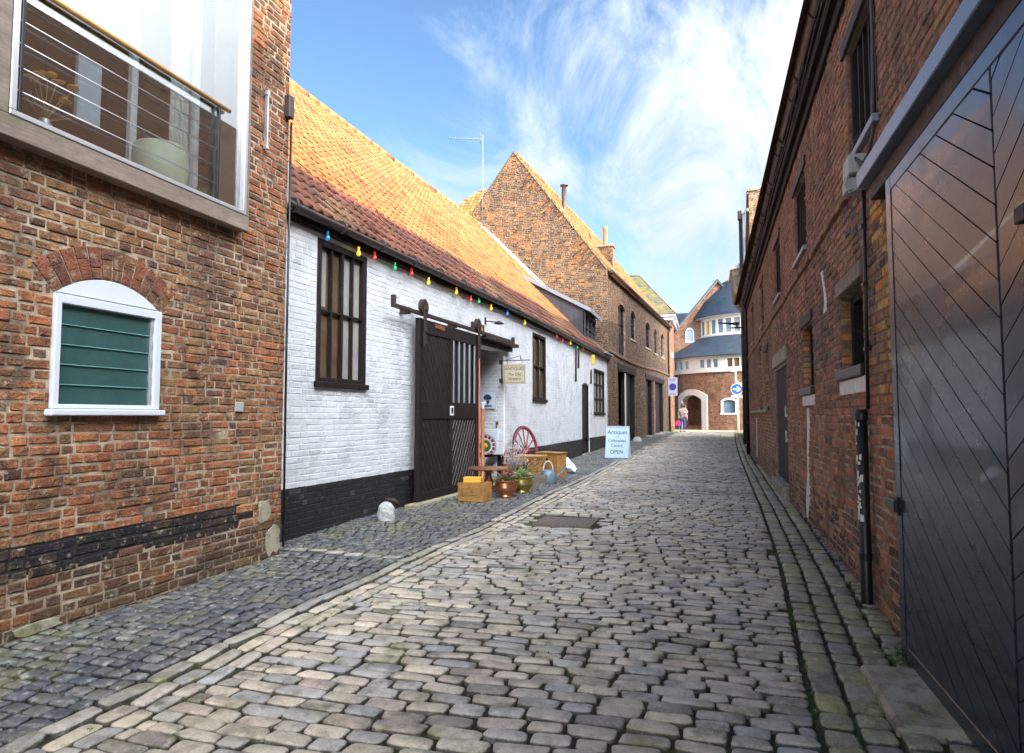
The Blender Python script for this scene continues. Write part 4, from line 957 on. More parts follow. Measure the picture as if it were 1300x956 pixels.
hs = [dr, Hole(4.85, 6.15, 5.15, 6.3, rise=.26, ring=.11), Hole(9.05, 10.55, 5.15, 6.3, rise=.28, ring=.11), Hole(12.0, 13.05, 5.1, 6.32, rise=.25, ring=.11), Hole(14.6, 15.75, 5.1, 6.35, rise=.25, ring=.11),
      Hole(1.85, 5.9, .1, 3.45), Hole(8.9, 15.3, .1, 3.45), Hole(7.6, 7.9, 2.25, 3.0)]
bricks(g, FH, FHl, 0, ZE, col_house, hs, seed=22, wear=.5, depth=.009, ch=.078)
backing(g, FH, FHl, -.3, lambda u: ZE, hs, thick=.35, mi=1)
g.mi = 1; g.box((-11.95, GY + .3, 0), (-11.7, GY + 17, ZE), .001); g.box((-11.9, GY + 17.0, 0), (-2.85, GY + 17.3, ZE), .001); g.mi = 0
n = 14
for i in range(n):     # sagging string course
    a, b = i * FHl / n, (i + 1) * FHl / n; sag = lambda u: 4.08 - .14 * math.sin(math.pi * min(1, max(0, u / 12)))
    g.prism([(a, sag(a)), (b, sag(b)), (b, sag(b) + .12), (a, sag(a) + .12)], FH, -.02, .07, (.16, .09, .065))
for i in range(60): wbox(g, FH, .15 + i * .297, .15 + i * .297 + .15, ZE - .16, ZE - .03, 0, .09, .006); g.c[-24:] = [(.15, .085, .06)] * 24
BHW = BH.part('wall', g, ['soot_brick', 'mortar_dark', 'brick', 'mortar_gable'], True)
for i, h in enumerate(hs[:5]):
    g = G(); fw = .07; d = -.14
    z1 = h.z1
    n = 8; outer = [(h.uc + h.w * math.cos(math.pi * k / n) * .999, 0) for k in range(n + 1)]
    def head(inset): return [(u, h.top(u) - inset) for u in [h.u0 + inset + (h.u1 - h.u0 - 2 * inset) * k / n for k in range(n + 1)]]
    ho_, hi_ = head(.004), head(fw)
    for k in range(n): g.prism([ho_[k], ho_[k + 1], hi_[k + 1], hi_[k]], FH, d, d + .06)
    wbox(g, FH, h.u0, h.u0 + fw, h.z0, h.z1, d, d + .06); wbox(g, FH, h.u1 - fw, h.u1, h.z0, h.z1, d, d + .06); wbox(g, FH, h.u0 + fw, h.u1 - fw, h.z0, h.z0 + .08, d, d + .06)
    wbox(g, FH, h.uc - .03, h.uc + .03, h.z0 + .08, h.top(h.uc) - fw, d + .01, d + .05)
    for zz in (.35, .68): z_ = h.z0 + (h.z1 - h.z0) * zz; wbox(g, FH, h.u0 + fw, h.u1 - fw, z_ - .02, z_ + .02, d + .012, d + .045)
    if i == 0: wbox(g, FH, h.u0 + fw, h.u1 - fw, h.z0 + .08, 5.15, d - .01, d + .03)
    Wn = BH.part('loft_door' if i == 0 else 'window', g, 'dark_wood', True)
    g = G(); g.prism([(h.u0 + .02, h.z0 + .02), (h.u1 - .02, h.z0 + .02)] + [(u, z_ - .01) for u, z_ in head(.02)[::-1]], FH, d - .02, d + .002); BH.part('pane', g, 'pane', True, Wn)
    if i: g = G(); wbox(g, FH, h.u0 - .05, h.u1 + .05, h.z0 - .09, h.z0 - .003, -.1, .05, .01); BH.part('sill', g, 'stone', True, Wn)
def doorway(T, F, u0, u1, z0, z1, white=None):
    g = G(); wbox(g, F, u0, u0 + .18, z0, z1, -.25, -.02); wbox(g, F, u1 - .18, u1, z0, z1, -.25, -.02); wbox(g, F, u0 - .1, u1 + .1, z1, z1 + .28, -.2, .03)
    Dn = T.part('doorway', g, 'dark_wood', True); n = int((u1 - u0 - .36) / .22)
    g = G()
    for i in range(n): a = u0 + .18 + i * (u1 - u0 - .36) / n; wbox(g, F, a + .004, a + (u1 - u0 - .36) / n - .004, z0 + .05, z1, -.24, -.20)
    T.part('door_boards', g, 'dark_wood', True, Dn)
    return Dn
g = G(); wbox(g, FH, 1.95, 3.15, .15, 3.4, -.32, -.27); wbox(g, FH, 3.5, 3.62, .15, 3.4, -.05, .0); BH.part('white_door', g, 'room_wall', True)
g = G(); wbox(g, FH, 1.75, 6.0, 3.45, 3.75, -.05, .04); wbox(g, FH, 8.7, 15.5, 3.45, 3.72, -.05, .05); BH.part('lintel_beam', g, 'dark_wood', True)
doorway(BH, FH, 3.7, 5.9, .15, 3.42); doorway(BH, FH, 8.95, 11.0, .25, 3.42); doorway(BH, FH, 11.6, 15.2, .28, 3.42)
g = G(); wbox(g, FH, 11.02, 11.5, .1, 3.4, -.3, .08, .02); g.c = [(.2, .11, .07)] * len(g.v); BH.part('pier', g, 'brick', True)
g = G(); wbox(g, FH, 11.5, 15.4, .1, .42, -.1, .30, .02); wbox(g, FH, 8.7, 9.6, .1, .40, -.1, .2, .02); BH.part('doorstep', g, 'stone', True)
for uu in (12.7, 13.0): 
    g = G(); g.tube([FH(uu, .9, -.17), FH(uu, 1.75, -.17)], .02, 6); BH.part('door_handle', g, 'brass', True)
g = G()
g.mi = 0
for i in range(12): wbox(g, FH, 1.0 + rng.uniform(-.05, .03), 1.9 + rng.uniform(-.03, .05), .1 + i * .08, .17 + i * .08, -.0, .10 + .02 * math.sin(i), .012)
g.c = [tone([(.22, .13, .09), (.26, .16, .10), (.15, .09, .07)], rt) for _ in range(len(g.v) // 24) for __ in range(24)]
BH.part('brick_buttress', g, 'brick', True)
# roof
ridge_y = GY
U_ = FH.U; halfw = GA; pitch_ = math.atan((ZA - ZE) / GA); V_ = (-FH.N) * math.cos(pitch_) + Vector((0, 0, math.sin(pitch_)))
SLn = GA / math.cos(pitch_) + .1
O = FH(.0, ZE - .2, .16); g = G()
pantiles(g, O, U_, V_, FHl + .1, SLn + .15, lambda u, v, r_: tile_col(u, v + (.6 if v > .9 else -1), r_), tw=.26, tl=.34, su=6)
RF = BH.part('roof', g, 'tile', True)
g = G(); top = O + V_ * (SLn + .15); nl = -FH.N
a_ = O - Vector((0, 0, .05)); b_ = a_ + U_ * FHl; c_ = top + U_ * FHl - Vector((0, 0, .06)); d_ = top - Vector((0, 0, .06)); e_ = c_ + nl * GA + Vector((0, 0, -(ZA - ZE))); f_ = d_ + nl * GA + Vector((0, 0, -(ZA - ZE)))
g.add([a_, b_, c_, d_, e_, f_], [(0, 1, 2, 3), (3, 2, 4, 5)], (.4, .2, .09)); g.add([b_, c_, e_], [(0, 1, 2)], (.3, .2, .1)); BH.part('roof_deck', g, 'tile', True, RF)
g = G()
for i in range(39): g.tube([top + U_ * (i * .453), top + U_ * (i * .453 + .44)], [.12, .13], 10, col=tile_col(i, 5, rng))
BH.part('ridge_tiles', g, 'tile', True, RF)
g = G()   # worn mossy coping on the raking edges
for i in range(26):
    for sgn in (0, 1):
        t0, t1 = i / 26, (i + 1) / 26 - .004; A_ = lambda t: (GA * t if not sgn else GW - GA * t)
        g.add([FG(A_(t0), ZE + (ZA - ZE) * t0 + .01, .05), FG(A_(t1), ZE + (ZA - ZE) * t1 + .01, .05), FG(A_(t1), ZE + (ZA - ZE) * t1 + .10, .02), FG(A_(t0), ZE + (ZA - ZE) * t0 + .10, .02), FG(A_(t0), ZE + (ZA - ZE) * t0 + .10, -.35), FG(A_(t1), ZE + (ZA - ZE) * t1 + .10, -.35)], [(0, 1, 2, 3), (3, 2, 5, 4)], (.16, .14, .07) if i % 3 else (.22, .15, .08))
BH.part('coping', g, 'brick', True)
g = G(); P0, P1 = FH(-.05, ZE - .08, .20), FH(FHl, ZE - .12, .20); g.tube([P0, P1], .075, 10); BH.part('gutter', g, 'gutter', True)
g = G(); P = FH(FHl - .5, ZE - .12, .18); g.tube([P, P + Vector((0, 0, -.25)), FH(FHl - .5, ZE - .5, .07), FH(FHl - .5, .4, .07)], .05, 10); BH.part('downpipe', g, 'black_paint', True)
t = Thing('flue_pipe', 'dark metal flue pipe with a flat cowl rising behind the warehouse roof ridge', 'flue', (-6.47, 30.2, 11.2)); g = G(); g.lathe([(.12, 0), (.12, 1.15), (.10, 1.15), (.10, 1.24)], n=16); t.part('pipe', g, 'gutter'); g = G(); g.lathe([(0, 1.34), (.2, 1.30), (.2, 1.26), (.1, 1.22)], n=16); t.part('cowl', g, 'gutter')
t = Thing('chimney_stack', 'brick chimney stack with two clay pots behind the warehouse ridge', 'chimney', (-5.45, 31.5, 8.6)); g = G()
Fc = lambda a, z, d=0: Vector((-5.45 + a, 31.5 - d, z)); Fc.flip = False
bricks(g, Fc, 1.1, 8.6, 9.7, col_gable, seed=7, wear=.4, depth=.01); g.mi = 1; g.box((-5.45, 31.505, 8.6), (-4.35, 32.1, 9.7), .01); g.box((-5.5, 31.45, 9.7), (-4.3, 32.15, 9.82), .02); t.part('stack', g, ['brick', 'mortar_dark'], True)
for i, dx in enumerate((-.38 + .25, .55)):
    g = G(); g.lathe([(.12, 0), (.10, .75), (.13, .8), (.13, .95), (.09, .95), (.08, .6)], (-5.45 + dx + .15, 31.8, 9.82 - (.25 if i == 0 else 0)), 16); t.part('chimney_pot', g, 'terracotta', True)
# TV aerial on the gable
t = Thing('tv_aerial', 'thin tall television aerial mast standing against the orange brick gable', 'aerial', (-9.3, GY - .12, 9.6)); g = G(); g.tube([(0, 0, 0), (0, 0, 4.15)], .018, 8); t.part('mast', g, 'mast')
g = G(); g.tube([(.05, 0, 3.98), (-1.55, -.2, 4.12)], .014, 6)
for i in range(12): x = -.2 - i * .115; g.tube([(x, -.2 * (-x / 1.5), 3.98 + (-x) * .09 - .05), (x, -.2 * (-x / 1.5) , 3.98 + (-x) * .09 + .07)], .008, 5); g.tube([(x - .03, -.12 - .1, 3.98 - x * .09), (x + .03, .12 - .1, 3.98 - x * .09)], .007, 5)
g.tube([(-.05, -.2, 3.85), (-.12, .1, 4.15)], .01, 5); g.tube([(-.05, -.2, 4.15), (-.12, .1, 3.85)], .01, 5); t.part('yagi_array', g, 'mast')
g = G(); g.box((-.05, .02, .1), (.05, .13, .16), .004); g.box((-.05, .02, .9), (.05, .13, .96), .004); t.part('bracket', g, 'iron')
# rear roof seen left of the gable
t = Thing('rear_outbuilding', 'orange tiled hipped roof of an outbuilding peeping out behind the white roof ridge', 'building', (-12, 31, 0)); g = G(); g.box((-14.2, 29.5, 0), (-8.3, 36.8, 10.15), .01, col=(.3, .15, .08)); t.part('wall', g, 'brick', True)
g = G(); ap = Vector((-11.25, 32.2, 13.55)); bl_, br_ = Vector((-14.4, 29.3, 10.2)), Vector((-8.1, 29.3, 10.2))
Vh = Vector((0, 2.9, 3.35)); Lh = Vh.length
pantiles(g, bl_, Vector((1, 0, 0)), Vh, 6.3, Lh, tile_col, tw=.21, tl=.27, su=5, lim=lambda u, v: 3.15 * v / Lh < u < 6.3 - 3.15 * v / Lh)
g.add([bl_ - Vector((0, 0, .04)), br_ - Vector((0, 0, .04)), ap - Vector((0, 0, .04)), Vector((-14.4, 37, 10.2)), Vector((-8.1, 37, 10.2)), Vector((-11.25, 36, 13.5))], [(0, 1, 2), (1, 4, 5, 2), (3, 0, 2, 5), (4, 3, 5)], (.34, .17, .08)); t.part('roof', g, 'tile', True)
# ------------------------------------------------------------------ right-hand brick building with the big gate
XR = 1.2; FRt = frame((XR - .107, -12, 0), .35, flip=True)
def dxr(y): return (y - 5.5) * math.tan(R(.35))
yo = 12     # u = y + 12
def col_right(u, z, rr):
    y = u - yo; n = vn(y, z, 1.0, 11); m = vn(y, z, .5, 12)
    if z < .55 and rr.random() < .5: c = tone([(.08, .045, .04), (.12, .06, .05), (.06, .045, .03)], rr)
    elif y < 5.4 and 1.6 < z < 3.3 and rr.random() < .75: c = tone([(.46, .27, .09), (.38, .18, .06), (.34, .22, .09), (.50, .19, .05), (.2, .11, .06)], rr)
    elif z < 1.9: c = tone([(.30, .105, .065), (.36, .14, .07), (.22, .09, .065), (.27, .13, .085), (.15, .08, .065), (.20, .12, .09)], rr)
    elif n > .35: c = tone([(.22, .12, .085), (.30, .15, .09), (.26, .14, .09)], rr)
    else: c = tone([(.16, .085, .07), (.21, .10, .08), (.12, .07, .065), (.26, .12, .09), (.09, .06, .06)], rr)
    if z > 3.3: c = mixc(c, (.24, .115, .075), .35)
    if y > 13: c = mixc(c, (.11, .07, .065), .3)
    f = rr.uniform(1.1, 1.7); return tuple(k * f * m_ for k, m_ in zip(c, (.98, 1.0, .95)))
RB = Thing('long_brick_building', 'long dark old brick building on the right with a big black boarded gate', 'building', (XR, 5, 0))
up = [Hole(y0 + yo, y1 + yo, 3.60, 4.6) for y0, y1 in ((5.1, 6.15), (8.85, 10.0), (12.15, 13.2), (16.2, 17.0), (20.0, 20.8))]
low = [Hole(5.78 + yo, 6.78 + yo, 1.86, 2.56), Hole(8.55 + yo, 9.5 + yo, 1.80, 2.6), Hole(11.6 + yo, 13.8 + yo, .25, 2.36), Hole(15.1 + yo, 16.0 + yo, 1.66, 2.9), Hole(17.3 + yo, 18.1 + yo, 1.66, 3.05)]
hs = up + low; ZR = 5.42
g = G()
bricks(g, FRt, 25 + yo, -.05, ZR, col_right, hs, lo=lambda z: yo - .5 if z > 3 else yo + 4.3, seed=31, wear=1.0, depth=.009, ch=.075)
backing(g, FRt, 25 + yo, -.3, lambda u: 1.5, [Hole(h.u0, h.u1, h.z0, 1.5) for h in hs if h.z0 < 1.5], thick=.35, mi=2)
backing(g, FRt, 25 + yo, 1.5, lambda u: ZR, [Hole(h.u0, h.u1, max(1.5, h.z0), h.z1) for h in hs], thick=.35, mi=1)
for h in hs: reveal_bricks(g, FRt, h, col_right, .16)
g.mi = 1; g.box((XR + .351, 24.7, 0), (7.4, 25, ZR), .001); g.box((7.3, -12, 0), (7.4, 24.69, ZR), .001); g.box((XR + .351, -12, 0), (7.29, -11.8, ZR), .001); g.mi = 0
k = 0; y = 5.3     # projecting string course of bricks, corbelled, with dips
while y < 24.9: wbox(g, FRt, y + yo, y + yo + .215, 3.33 + .01 * math.sin(y * 2), 3.395 + .01 * math.sin(y * 2), -.01, .045 + rng.uniform(-.008, .008), .008); g.c[-24:] = [col_right(y + yo, 3.5, rng)] * 24; y += .225
y = .0
while y < 24.8: wbox(g, FRt, y + yo, y + yo + .11, 5.22, 5.40, -.01, .003 + rng.uniform(-.01, .01), .008); g.c[-24:] = [col_right(y + yo, 3.5, rng)] * 24; y += .225
RB.part('wall', g, ['soot_brick', 'mortar_dark', 'mortar'], True)
for h in up:
    Wn = timber_window(RB, FRt, h, 5, (), 'blue_frame' if False else 'dark_wood', 'pane_sky', d_in=-.10, fw=.05, sill=False, bar=.03, proud=-.03)
    g = G(); wbox(g, FRt, h.u0 - .02, h.u1 + .02, h.z0 - .055, h.z0 + .004, -.1, .05, .006); RB.part('sill', g, 'lead', True, Wn)
    g = G(); wbox(g, FRt, h.u0 - .12, h.u1 + .12, h.z1 + .003, h.z1 + .12, -.05, .03, .006); RB.part('lintel', g, 'dark_wood_h', True, Wn)
for i, h in enumerate(low):
    if i == 2: continue
    Wn = timber_window(RB, FRt, h, 2, (), 'dark_wood', 'pane', d_in=-.16, fw=.07, sill=False, bar=.05, proud=-.09)
    g = G(); wbox(g, FRt, h.u0 - .06, h.u1 + .06, h.z0 - .085, h.z0 + .004, -.12, .05, .008); RB.part('sill', g, 'black_paint', True, Wn)
    g = G(); wbox(g, FRt, h.u0 - .05, h.u1 + .05, h.z1 + .003, h.z1 + .14, -.06, .035, .008); RB.part('lintel', g, 'grey_wood' if i == 0 else 'dark_wood_h', True, Wn)
    if i < 2: g = G(); wbox(g, FRt, h.u0 - .05, h.u1 + .03, h.z0 - .22, h.z0 - .09, .0, .02, .006); RB.part('slate_apron', g, 'foil', True, Wn)
h = low[2]; g = G(); wbox(g, FRt, h.u0 + .05, h.uc - .01, h.z0 + .05, h.z1 - .05, -.10, -.05); wbox(g, FRt, h.uc + .01, h.u1 - .05, h.z0 + .05, h.z1 - .05, -.10, -.05)
for i in range(10): uu = h.u0 + .08 + i * .21; wbox(g, FRt, uu + .004, uu + .2, h.z0 + .08, 1.22, -.05, -.042, .003); wbox(g, FRt, uu + .004, uu + .2, 1.3, h.z1 - .1, -.05, -.042, .003)
Dr = RB.part('door', g, 'dark_wood', True)
g = G(); wbox(g, FRt, h.u0, h.u0 + .05, h.z0, h.z1, -.12, -.01); wbox(g, FRt, h.u1 - .05, h.u1, h.z0, h.z1, -.12, -.01); wbox(g, FRt, h.u0 + .05, h.u1 - .05, h.z1 - .05, h.z1, -.12, -.01); RB.part('door_frame', g, 'grey_wood', True, Dr)
for zz in (1.5, 1.08): g = G(); g.tube([FRt(h.u0 + .3, zz - .06, .0), FRt(h.u0 + .3, zz + .12, .0)], .015, 6); wbox(g, FRt, h.u0 + .26, h.u0 + .34, zz - .07, zz - .02, -.05, .01, .004); RB.part('handle', g, 'alu', True, Dr)
g = G(); wbox(g, FRt, h.u0 - .25, h.u1 + .1, h.z1 + .01, h.z1 + .26, -.05, .03, .01); RB.part('door_lintel', g, 'stone', True, Dr)
g = G(); wbox(g, FRt, h.u0 - .1, h.u1 + .15, -.1, h.z0 + .02, -.1, .09, .02); RB.part('door_step', g, 'stone', True, Dr)
# whitewash drips, cement scars
def scar(F, poly, d, nm, mt_, T): g = G(); g.prism(poly, F, .0, d, bev=.003); T.part(nm, g, mt_, True)
def ragged(yc, pts, seed):
    r_ = random.Random(seed); L_ = []; Rr = []
    for z_, w_, off in pts: L_.append((yc + off - w_ * (1 + r_.uniform(-.2, .2)) / 2 + yo, z_)); Rr.append((yc + off + w_ * (1 + r_.uniform(-.2, .2)) / 2 + yo, z_))
    return L_ + Rr[::-1]
def strips(F, pl, d, nm, mt_, T):
    n = len(pl) // 2; g = G()
    for i in range(n - 1): g.prism([pl[i], pl[2 * n - 1 - i], pl[2 * n - 2 - i], pl[i + 1]], F, .0, d)
    T.part(nm, g, mt_, True)
strips(FRt, ragged(9.1, [(1.55, .16, -.02), (1.3, .22, .0), (1.1, .16, .05), (.95, .12, .1), (.75, .10, .12), (.6, .18, .15), (.5, .34, .18), (.38, .30, .2), (.25, .22, .25), (.12, .1, .3)], 1), .014, 'paint_drip', 'foil', RB)
strips(FRt, ragged(7.62, [(3.02, .10, .1), (2.9, .08, .03), (2.75, .06, -.06), (2.62, .12, -.08), (2.55, .22, -.04)], 2), .014, 'paint_drip', 'foil', RB)
strips(FRt, ragged(19.5, [(1.4, .3, 0), (1.1, .2, .1), (.7, .3, .1), (.3, .25, .2)], 3), .014, 'paint_drip', 'foil', RB)
g = G(); wbox(g, FRt, 15.2 + yo, 21.4 + yo, 1.52, 1.60, -.01, .08, .02); RB.part('stone_ledge', g, 'stone', True)
# roof: pitched, pantiled on the lane side
pr = math.atan2(4.05, 3.3); vR = Vector((math.cos(pr), 0, math.sin(pr))); O = Vector((XR - .15 + dxr(-11.5), -11.5, 5.52)); uR = Vector((math.tan(R(.35)), 1, 0)); g = G(); SR = 5.25
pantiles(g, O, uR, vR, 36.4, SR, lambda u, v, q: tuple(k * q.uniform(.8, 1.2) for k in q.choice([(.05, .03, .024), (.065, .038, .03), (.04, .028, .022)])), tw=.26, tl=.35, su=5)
RR = RB.part('roof', g, 'tile', True)
g = G(); T_ = O + vR * SR; g.add([O - Vector((0, 0, .05)), O + Vector((0, 36.4, -.05)), T_ + Vector((0, 36.4, -.04)), T_ - Vector((0, 0, .04)), T_ + Vector((3.6, 36.4, -3.8)), T_ + Vector((3.6, 0, -3.8))], [(0, 1, 2, 3), (3, 2, 4, 5)], (.35, .18, .09)); g.add([O + Vector((0, 36.35, -.05)), T_ + Vector((0, 36.35, -.05)), T_ + Vector((3.6, 36.35, -3.8))], [(0, 1, 2)], (.2, .12, .08)); RB.part('roof_deck', g, 'tile', True, RR)
g = G(); wbox(g, FRt, .5, 24.95 + yo, 5.40, 5.47, -.02, .14, .004); wbox(g, FRt, .5, 24.95 + yo, 5.44, 5.56, .12, .142, .004)
y = .2
while y < 24.8: wbox(g, FRt, y + yo, y + yo + .07, 5.30, 5.398, .001, .13, .006); y += .42
wbox(g, FRt, .5, 24.95 + yo, 5.02, 5.29, .004, .045, .004); wbox(g, FRt, .5, 24.95 + yo, 5.16, 5.295, .046, .10, .004)  # dark boards added where the shade under the eaves falls
RB.part('soffit', g, 'eaves', True)
g = G()
P = Vector((.99, -8, 5.46)); vs = []; n = 10; ring = []
for yy in (-8, 25.05):
    for rad in (.094, .082):
        for k in range(n + 1): a = math.pi * k / n; vs.append((1.105 + dxr(yy) - math.cos(a) * rad, yy, 5.50 - math.sin(a) * rad))
m_ = n + 1; fs = []
for k in range(n): fs += [(k, k + 1, 2 * m_ + k + 1, 2 * m_ + k), (m_ + k + 1, m_ + k, 3 * m_ + k, 3 * m_ + k + 1)]
fs += [(0, m_, 3 * m_, 2 * m_), (n, m_ + n, 3 * m_ + n, 2 * m_ + n)]; g.sm = True; g.add(vs, fs); g.sm = False
y = .9
while y < 25: xg = 1.105 + dxr(y); g.tube([(xg, y - .06, 5.49), (xg, y + .06, 5.49)], .103, 14); g.tube([(xg, y + .5, 5.49), (xg, y + .515, 5.49)], .100, 14); y += 1.83
RB.part('gutter', g, 'gutter', True)
for i, (xx, zz) in enumerate(((1.05, 5.31), (1.07, 5.26), (1.10, 5.22), (1.12, 5.33))):
    g = G(); pts = [(xx + dxr(-1 + j * 1.3) + .012 * math.sin(j * 1.7 + i), -1 + j * 1.3, zz - .02 * (j % 2) + .01 * math.sin(j * 2.1 + i)) for j in range(21)]; g.tube(pts, .0055, 5); RB.part('cable', g, 'gutter', True)
# gate
XG = 1.07; FGt = frame((XG, 0, 0), 0, flip=True); gb, gt_ = .03, 2.90
g = G()
wbox(g, FGt, 4.36, 4.47, gb, gt_, -.06, .0, .005); wbox(g, FGt, 1.33, 1.43, gb, gt_, -.06, 0, .005)
wbox(g, FGt, 1.43, 4.36, gt_ - .09, gt_, -.06, .0, .005); wbox(g, FGt, 1.43, 4.36, gb, gb + .09, -.06, 0, .005)
GT = RB.part('gate', g, 'gate', True, label='tall black gate of slanting boards meeting in a V')
g = G(); boards(g, FGt, (2.915, 4.36, gb + .09, gt_ - .09), 32, .125, -.045, -.004, gap=.005, bev=.005); RB.part('gate_boards', g, 'gate', True, GT)
g = G(); boards(g, FGt, (1.43, 2.905, gb + .09, gt_ - .09), -32, .125, -.045, -.004, gap=.005, bev=.005); RB.part('gate_boards', g, 'gate', True, GT)
g = G(); wbox(g, FGt, 1.33, 4.45, gb, gt_, -.08, -.062, .001); RB.part('gate_backing', g, 'black_paint', True, GT)
g = G(); wbox(g, FGt, 4.40, 4.60, .88, .95, -.03, .03, .006); wbox(g, FGt, 4.40, 4.47, .86, .97, .0, .012, .003); RB.part('gate_bolt', g, 'black_paint', True, GT)
g = G(); wbox(g, FGt, 2.6, 2.68, 2.18, 2.62 - 1.0 + .5, .0, .03, .004); RB.part('gate_hasp', g, 'iron', True, GT)
g = G(); wbox(g, FGt, -2.0, 5.0, 3.035, 3.145, -.13, .05, .006); RB.part('gate_header', g, 'header', True)
g = G(); wbox(g, FGt, -2.0, 4.9, 2.915, 3.03, -.13, -.01, .004); RB.part('header_rail', g, 'dark_wood_h', True)
g = G(); wbox(g, FGt, -1.0, 1.32, -.1, 3.0, -.13, -.04, .004); RB.part('gate_side_panel', g, 'gate', True)
# gate kerb stone
g = G(); g.box((.80, 3.45, -.05), (1.12, 4.25, .04), .03); o = structure('gate_threshold', g, 'stone')
# box and cables above the gate, pipes
t = RB; g = G(); g.box((1.06, 5.45, 3.31), (1.19, 5.68, 3.46), .008); g.box((1.05, 5.50, 3.19), (1.19, 5.66, 3.295), .008); g.tube([(1.06, 5.47, 3.30), (1.03, 5.44, 3.22), (1.05, 5.42, 3.14), (1.1, 5.43, 3.17), (1.12, 5.44, 3.3)], .008, 6); RB.part('junction_box', g, 'conc', True)
g = G(); g.tube([(1.175, 5.53, 3.2), (1.17, 5.55, 2.3), (1.172, 5.6, 1.5)], .014, 7)
for zz in (2.9, 2.45, 1.95): g.box((1.15, 5.53, zz), (1.2, 5.60, zz + .03), .004)
RB.part('cable', g, 'black_paint', True)
g = G(); g.tube([(1.165, 5.1, 5.2), (1.17, 5.08, 4.2), (1.17, 5.15, 3.5), (1.15, 5.3, 3.3), (1.1, 5.5, 3.46)], .012, 7); RB.part('cable', g, 'gutter', True)
g = G(); g.lathe([(.042, 0), (.042, 1.52), (.036, 1.52), (.034, 1.3)], (1.135, 5.66, -.02), 16)
for zz in (.35, 1.42): g.lathe([(.048, 0), (.048, .05)], (1.135, 5.66, zz), 16)
rw = random.Random(9); g.mi = 1
for zz, n in ((1.05, 26), (.80, 18)):
    for _ in range(n):
        a = rw.uniform(2.6, 4.2); z_ = zz + rw.uniform(-.14, .40 if zz > 1 else .1); s1, s2 = rw.uniform(.006, .014), rw.uniform(.008, .028)
        ca, sa = math.cos(a), math.sin(a); c = Vector((1.135 + ca * .044, 5.66 + sa * .044, z_)); tx = Vector((-sa, ca, 0)); k = rw.uniform(-.5, .5)
        g.add([c - tx * s1 + Vector((0, 0, -s2)), c + tx * s1 + Vector((0, 0, -s2 * (1 - k))), c + tx * s1 * (1 - k) + Vector((0, 0, s2)), c - tx * s1 * (1 + k) + Vector((0, 0, s2 * .7))], [(0, 1, 2, 3)])

RB.part('downpipe', g, ['black_paint', 'foil'], True)
g = G(); g.tube([(1.18, 23.4, 5.42), (1.2, 23.4, 5.2), (1.25, 23.4, 4.95), (1.25, 23.4, .15)], .06, 12)
for zz in (1.2, 2.6, 4.0): g.tube([(1.25, 23.4, zz), (1.25, 23.4, zz + .08)], .072, 12)
RB.part('downpipe', g, 'black_paint', True)
# green weed at the gate foot
t = Thing('weed', 'small leafy green weed growing at the foot of the black gate', 'weed', (1.04, 4.46, road_h(1.04, 4.46) - .01)); g = G(); rl = random.Random(5)
for _ in range(60):
    a = rl.uniform(0, 6.28); r_ = rl.uniform(.0, .09); h = rl.uniform(.01, .09); s_ = rl.uniform(.010, .022); c = Vector((math.cos(a) * r_, math.sin(a) * r_ * 1.5, h)); b = rl.uniform(0, 6.28); d = Vector((math.cos(b), math.sin(b), rl.uniform(-.2, .5))) * s_; e = Vector((-math.sin(b), math.cos(b), rl.uniform(-.2, .3))) * s_ * .6
    g.add([c - d, c + e, c + d, c - e], [(0, 1, 2, 3)])
t.part('leaves', g, 'leaf')
# lamp bracket near the far end
t = Thing('street_lamp', 'black wall mounted street lamp arm reaching out from the far end of the right building', 'street lamp', (1.31, 24.6, 4.6))
g = G(); g.tube([(0, 0, .0), (-.5, .0, .0)], .03, 8); g.tube([(-.30, 0, .0), (-.30, 0, .12)], .03, 8); g.box((-.02, -.08, -.1), (.0, .08, .1), .005); t.part('arm', g, 'black_paint')
g = G(); g.box((-.44, -.08, .10), (-.22, .08, .20), .02); g.tube([(-.4, 0, .15), (-.95, 0, .20)], [.045, .02], 8); t.part('lamp_head', g, 'black_paint')

# ------------------------------------------------------------------ next building on the right
NB = Thing('parapet_building', 'taller pale brick building with a curved parapet beyond the right building', 'building', (1.4, 25.3, 0))
FN = frame((1.55, 25.3, 0), 2.6, flip=True); g = G()
col_n = lambda u, z, rr: tuple(k * rr.uniform(.85, 1.15) for k in tone([(.34, .22, .12), (.28, .17, .10), (.22, .13, .09), (.38, .27, .15)], rr))
bricks(g, FN, 11, 0, 9.6, col_n, seed=41, depth=.008, wear=.4); backing(g, FN, 11, -.3, lambda u: 9.65, thick=.3)
FS = lambda a, z, d=0: Vector((1.55 + a, 25.28 - d, z)); FS.flip = False; FS.N = Vector((0, -1, 0)); FS.U = Vector((1, 0, 0))
tp = lambda a: 9.75 + .25 * min(1, max(0, (a - .3) / .4)) + (min(1, max(0, a - .5)) ** 2) * 1.5 + max(0, a - 1.5) * .7
bricks(g, FS, 4, 5.0, 11.6, col_n, hi=lambda z: 4, lo=lambda z: next((a / 50 for a in range(200) if tp(a / 50) > z), 4), seed=42, depth=.008, wear=.4)
backing(g, FS, 4, 0, tp, breaks=[.1 * i for i in range(1, 40)], thick=.3)
g.mi = 1; g.box((5.6, 25.6, 0), (8, 36, 9), .01); g.mi = 0
NB.part('wall', g, ['brick', 'mortar'], True)
g = G()
for i in range(40): a, b = i * .1 - .06, i * .1 + .05; g.prism([(a, tp(max(0, a)) + .003), (b, tp(max(0, b)) + .003), (b, tp(max(0, b)) + .09), (a, tp(max(0, a)) + .09)], FS, -.35, .07)
wbox(g, FN, 0, 11, 9.655, 9.78, -.3, .08, .02); wbox(g, FN, -.05, 11, 9.0, 9.12, .0, .1, .02); NB.part('coping', g, 'stone', True)
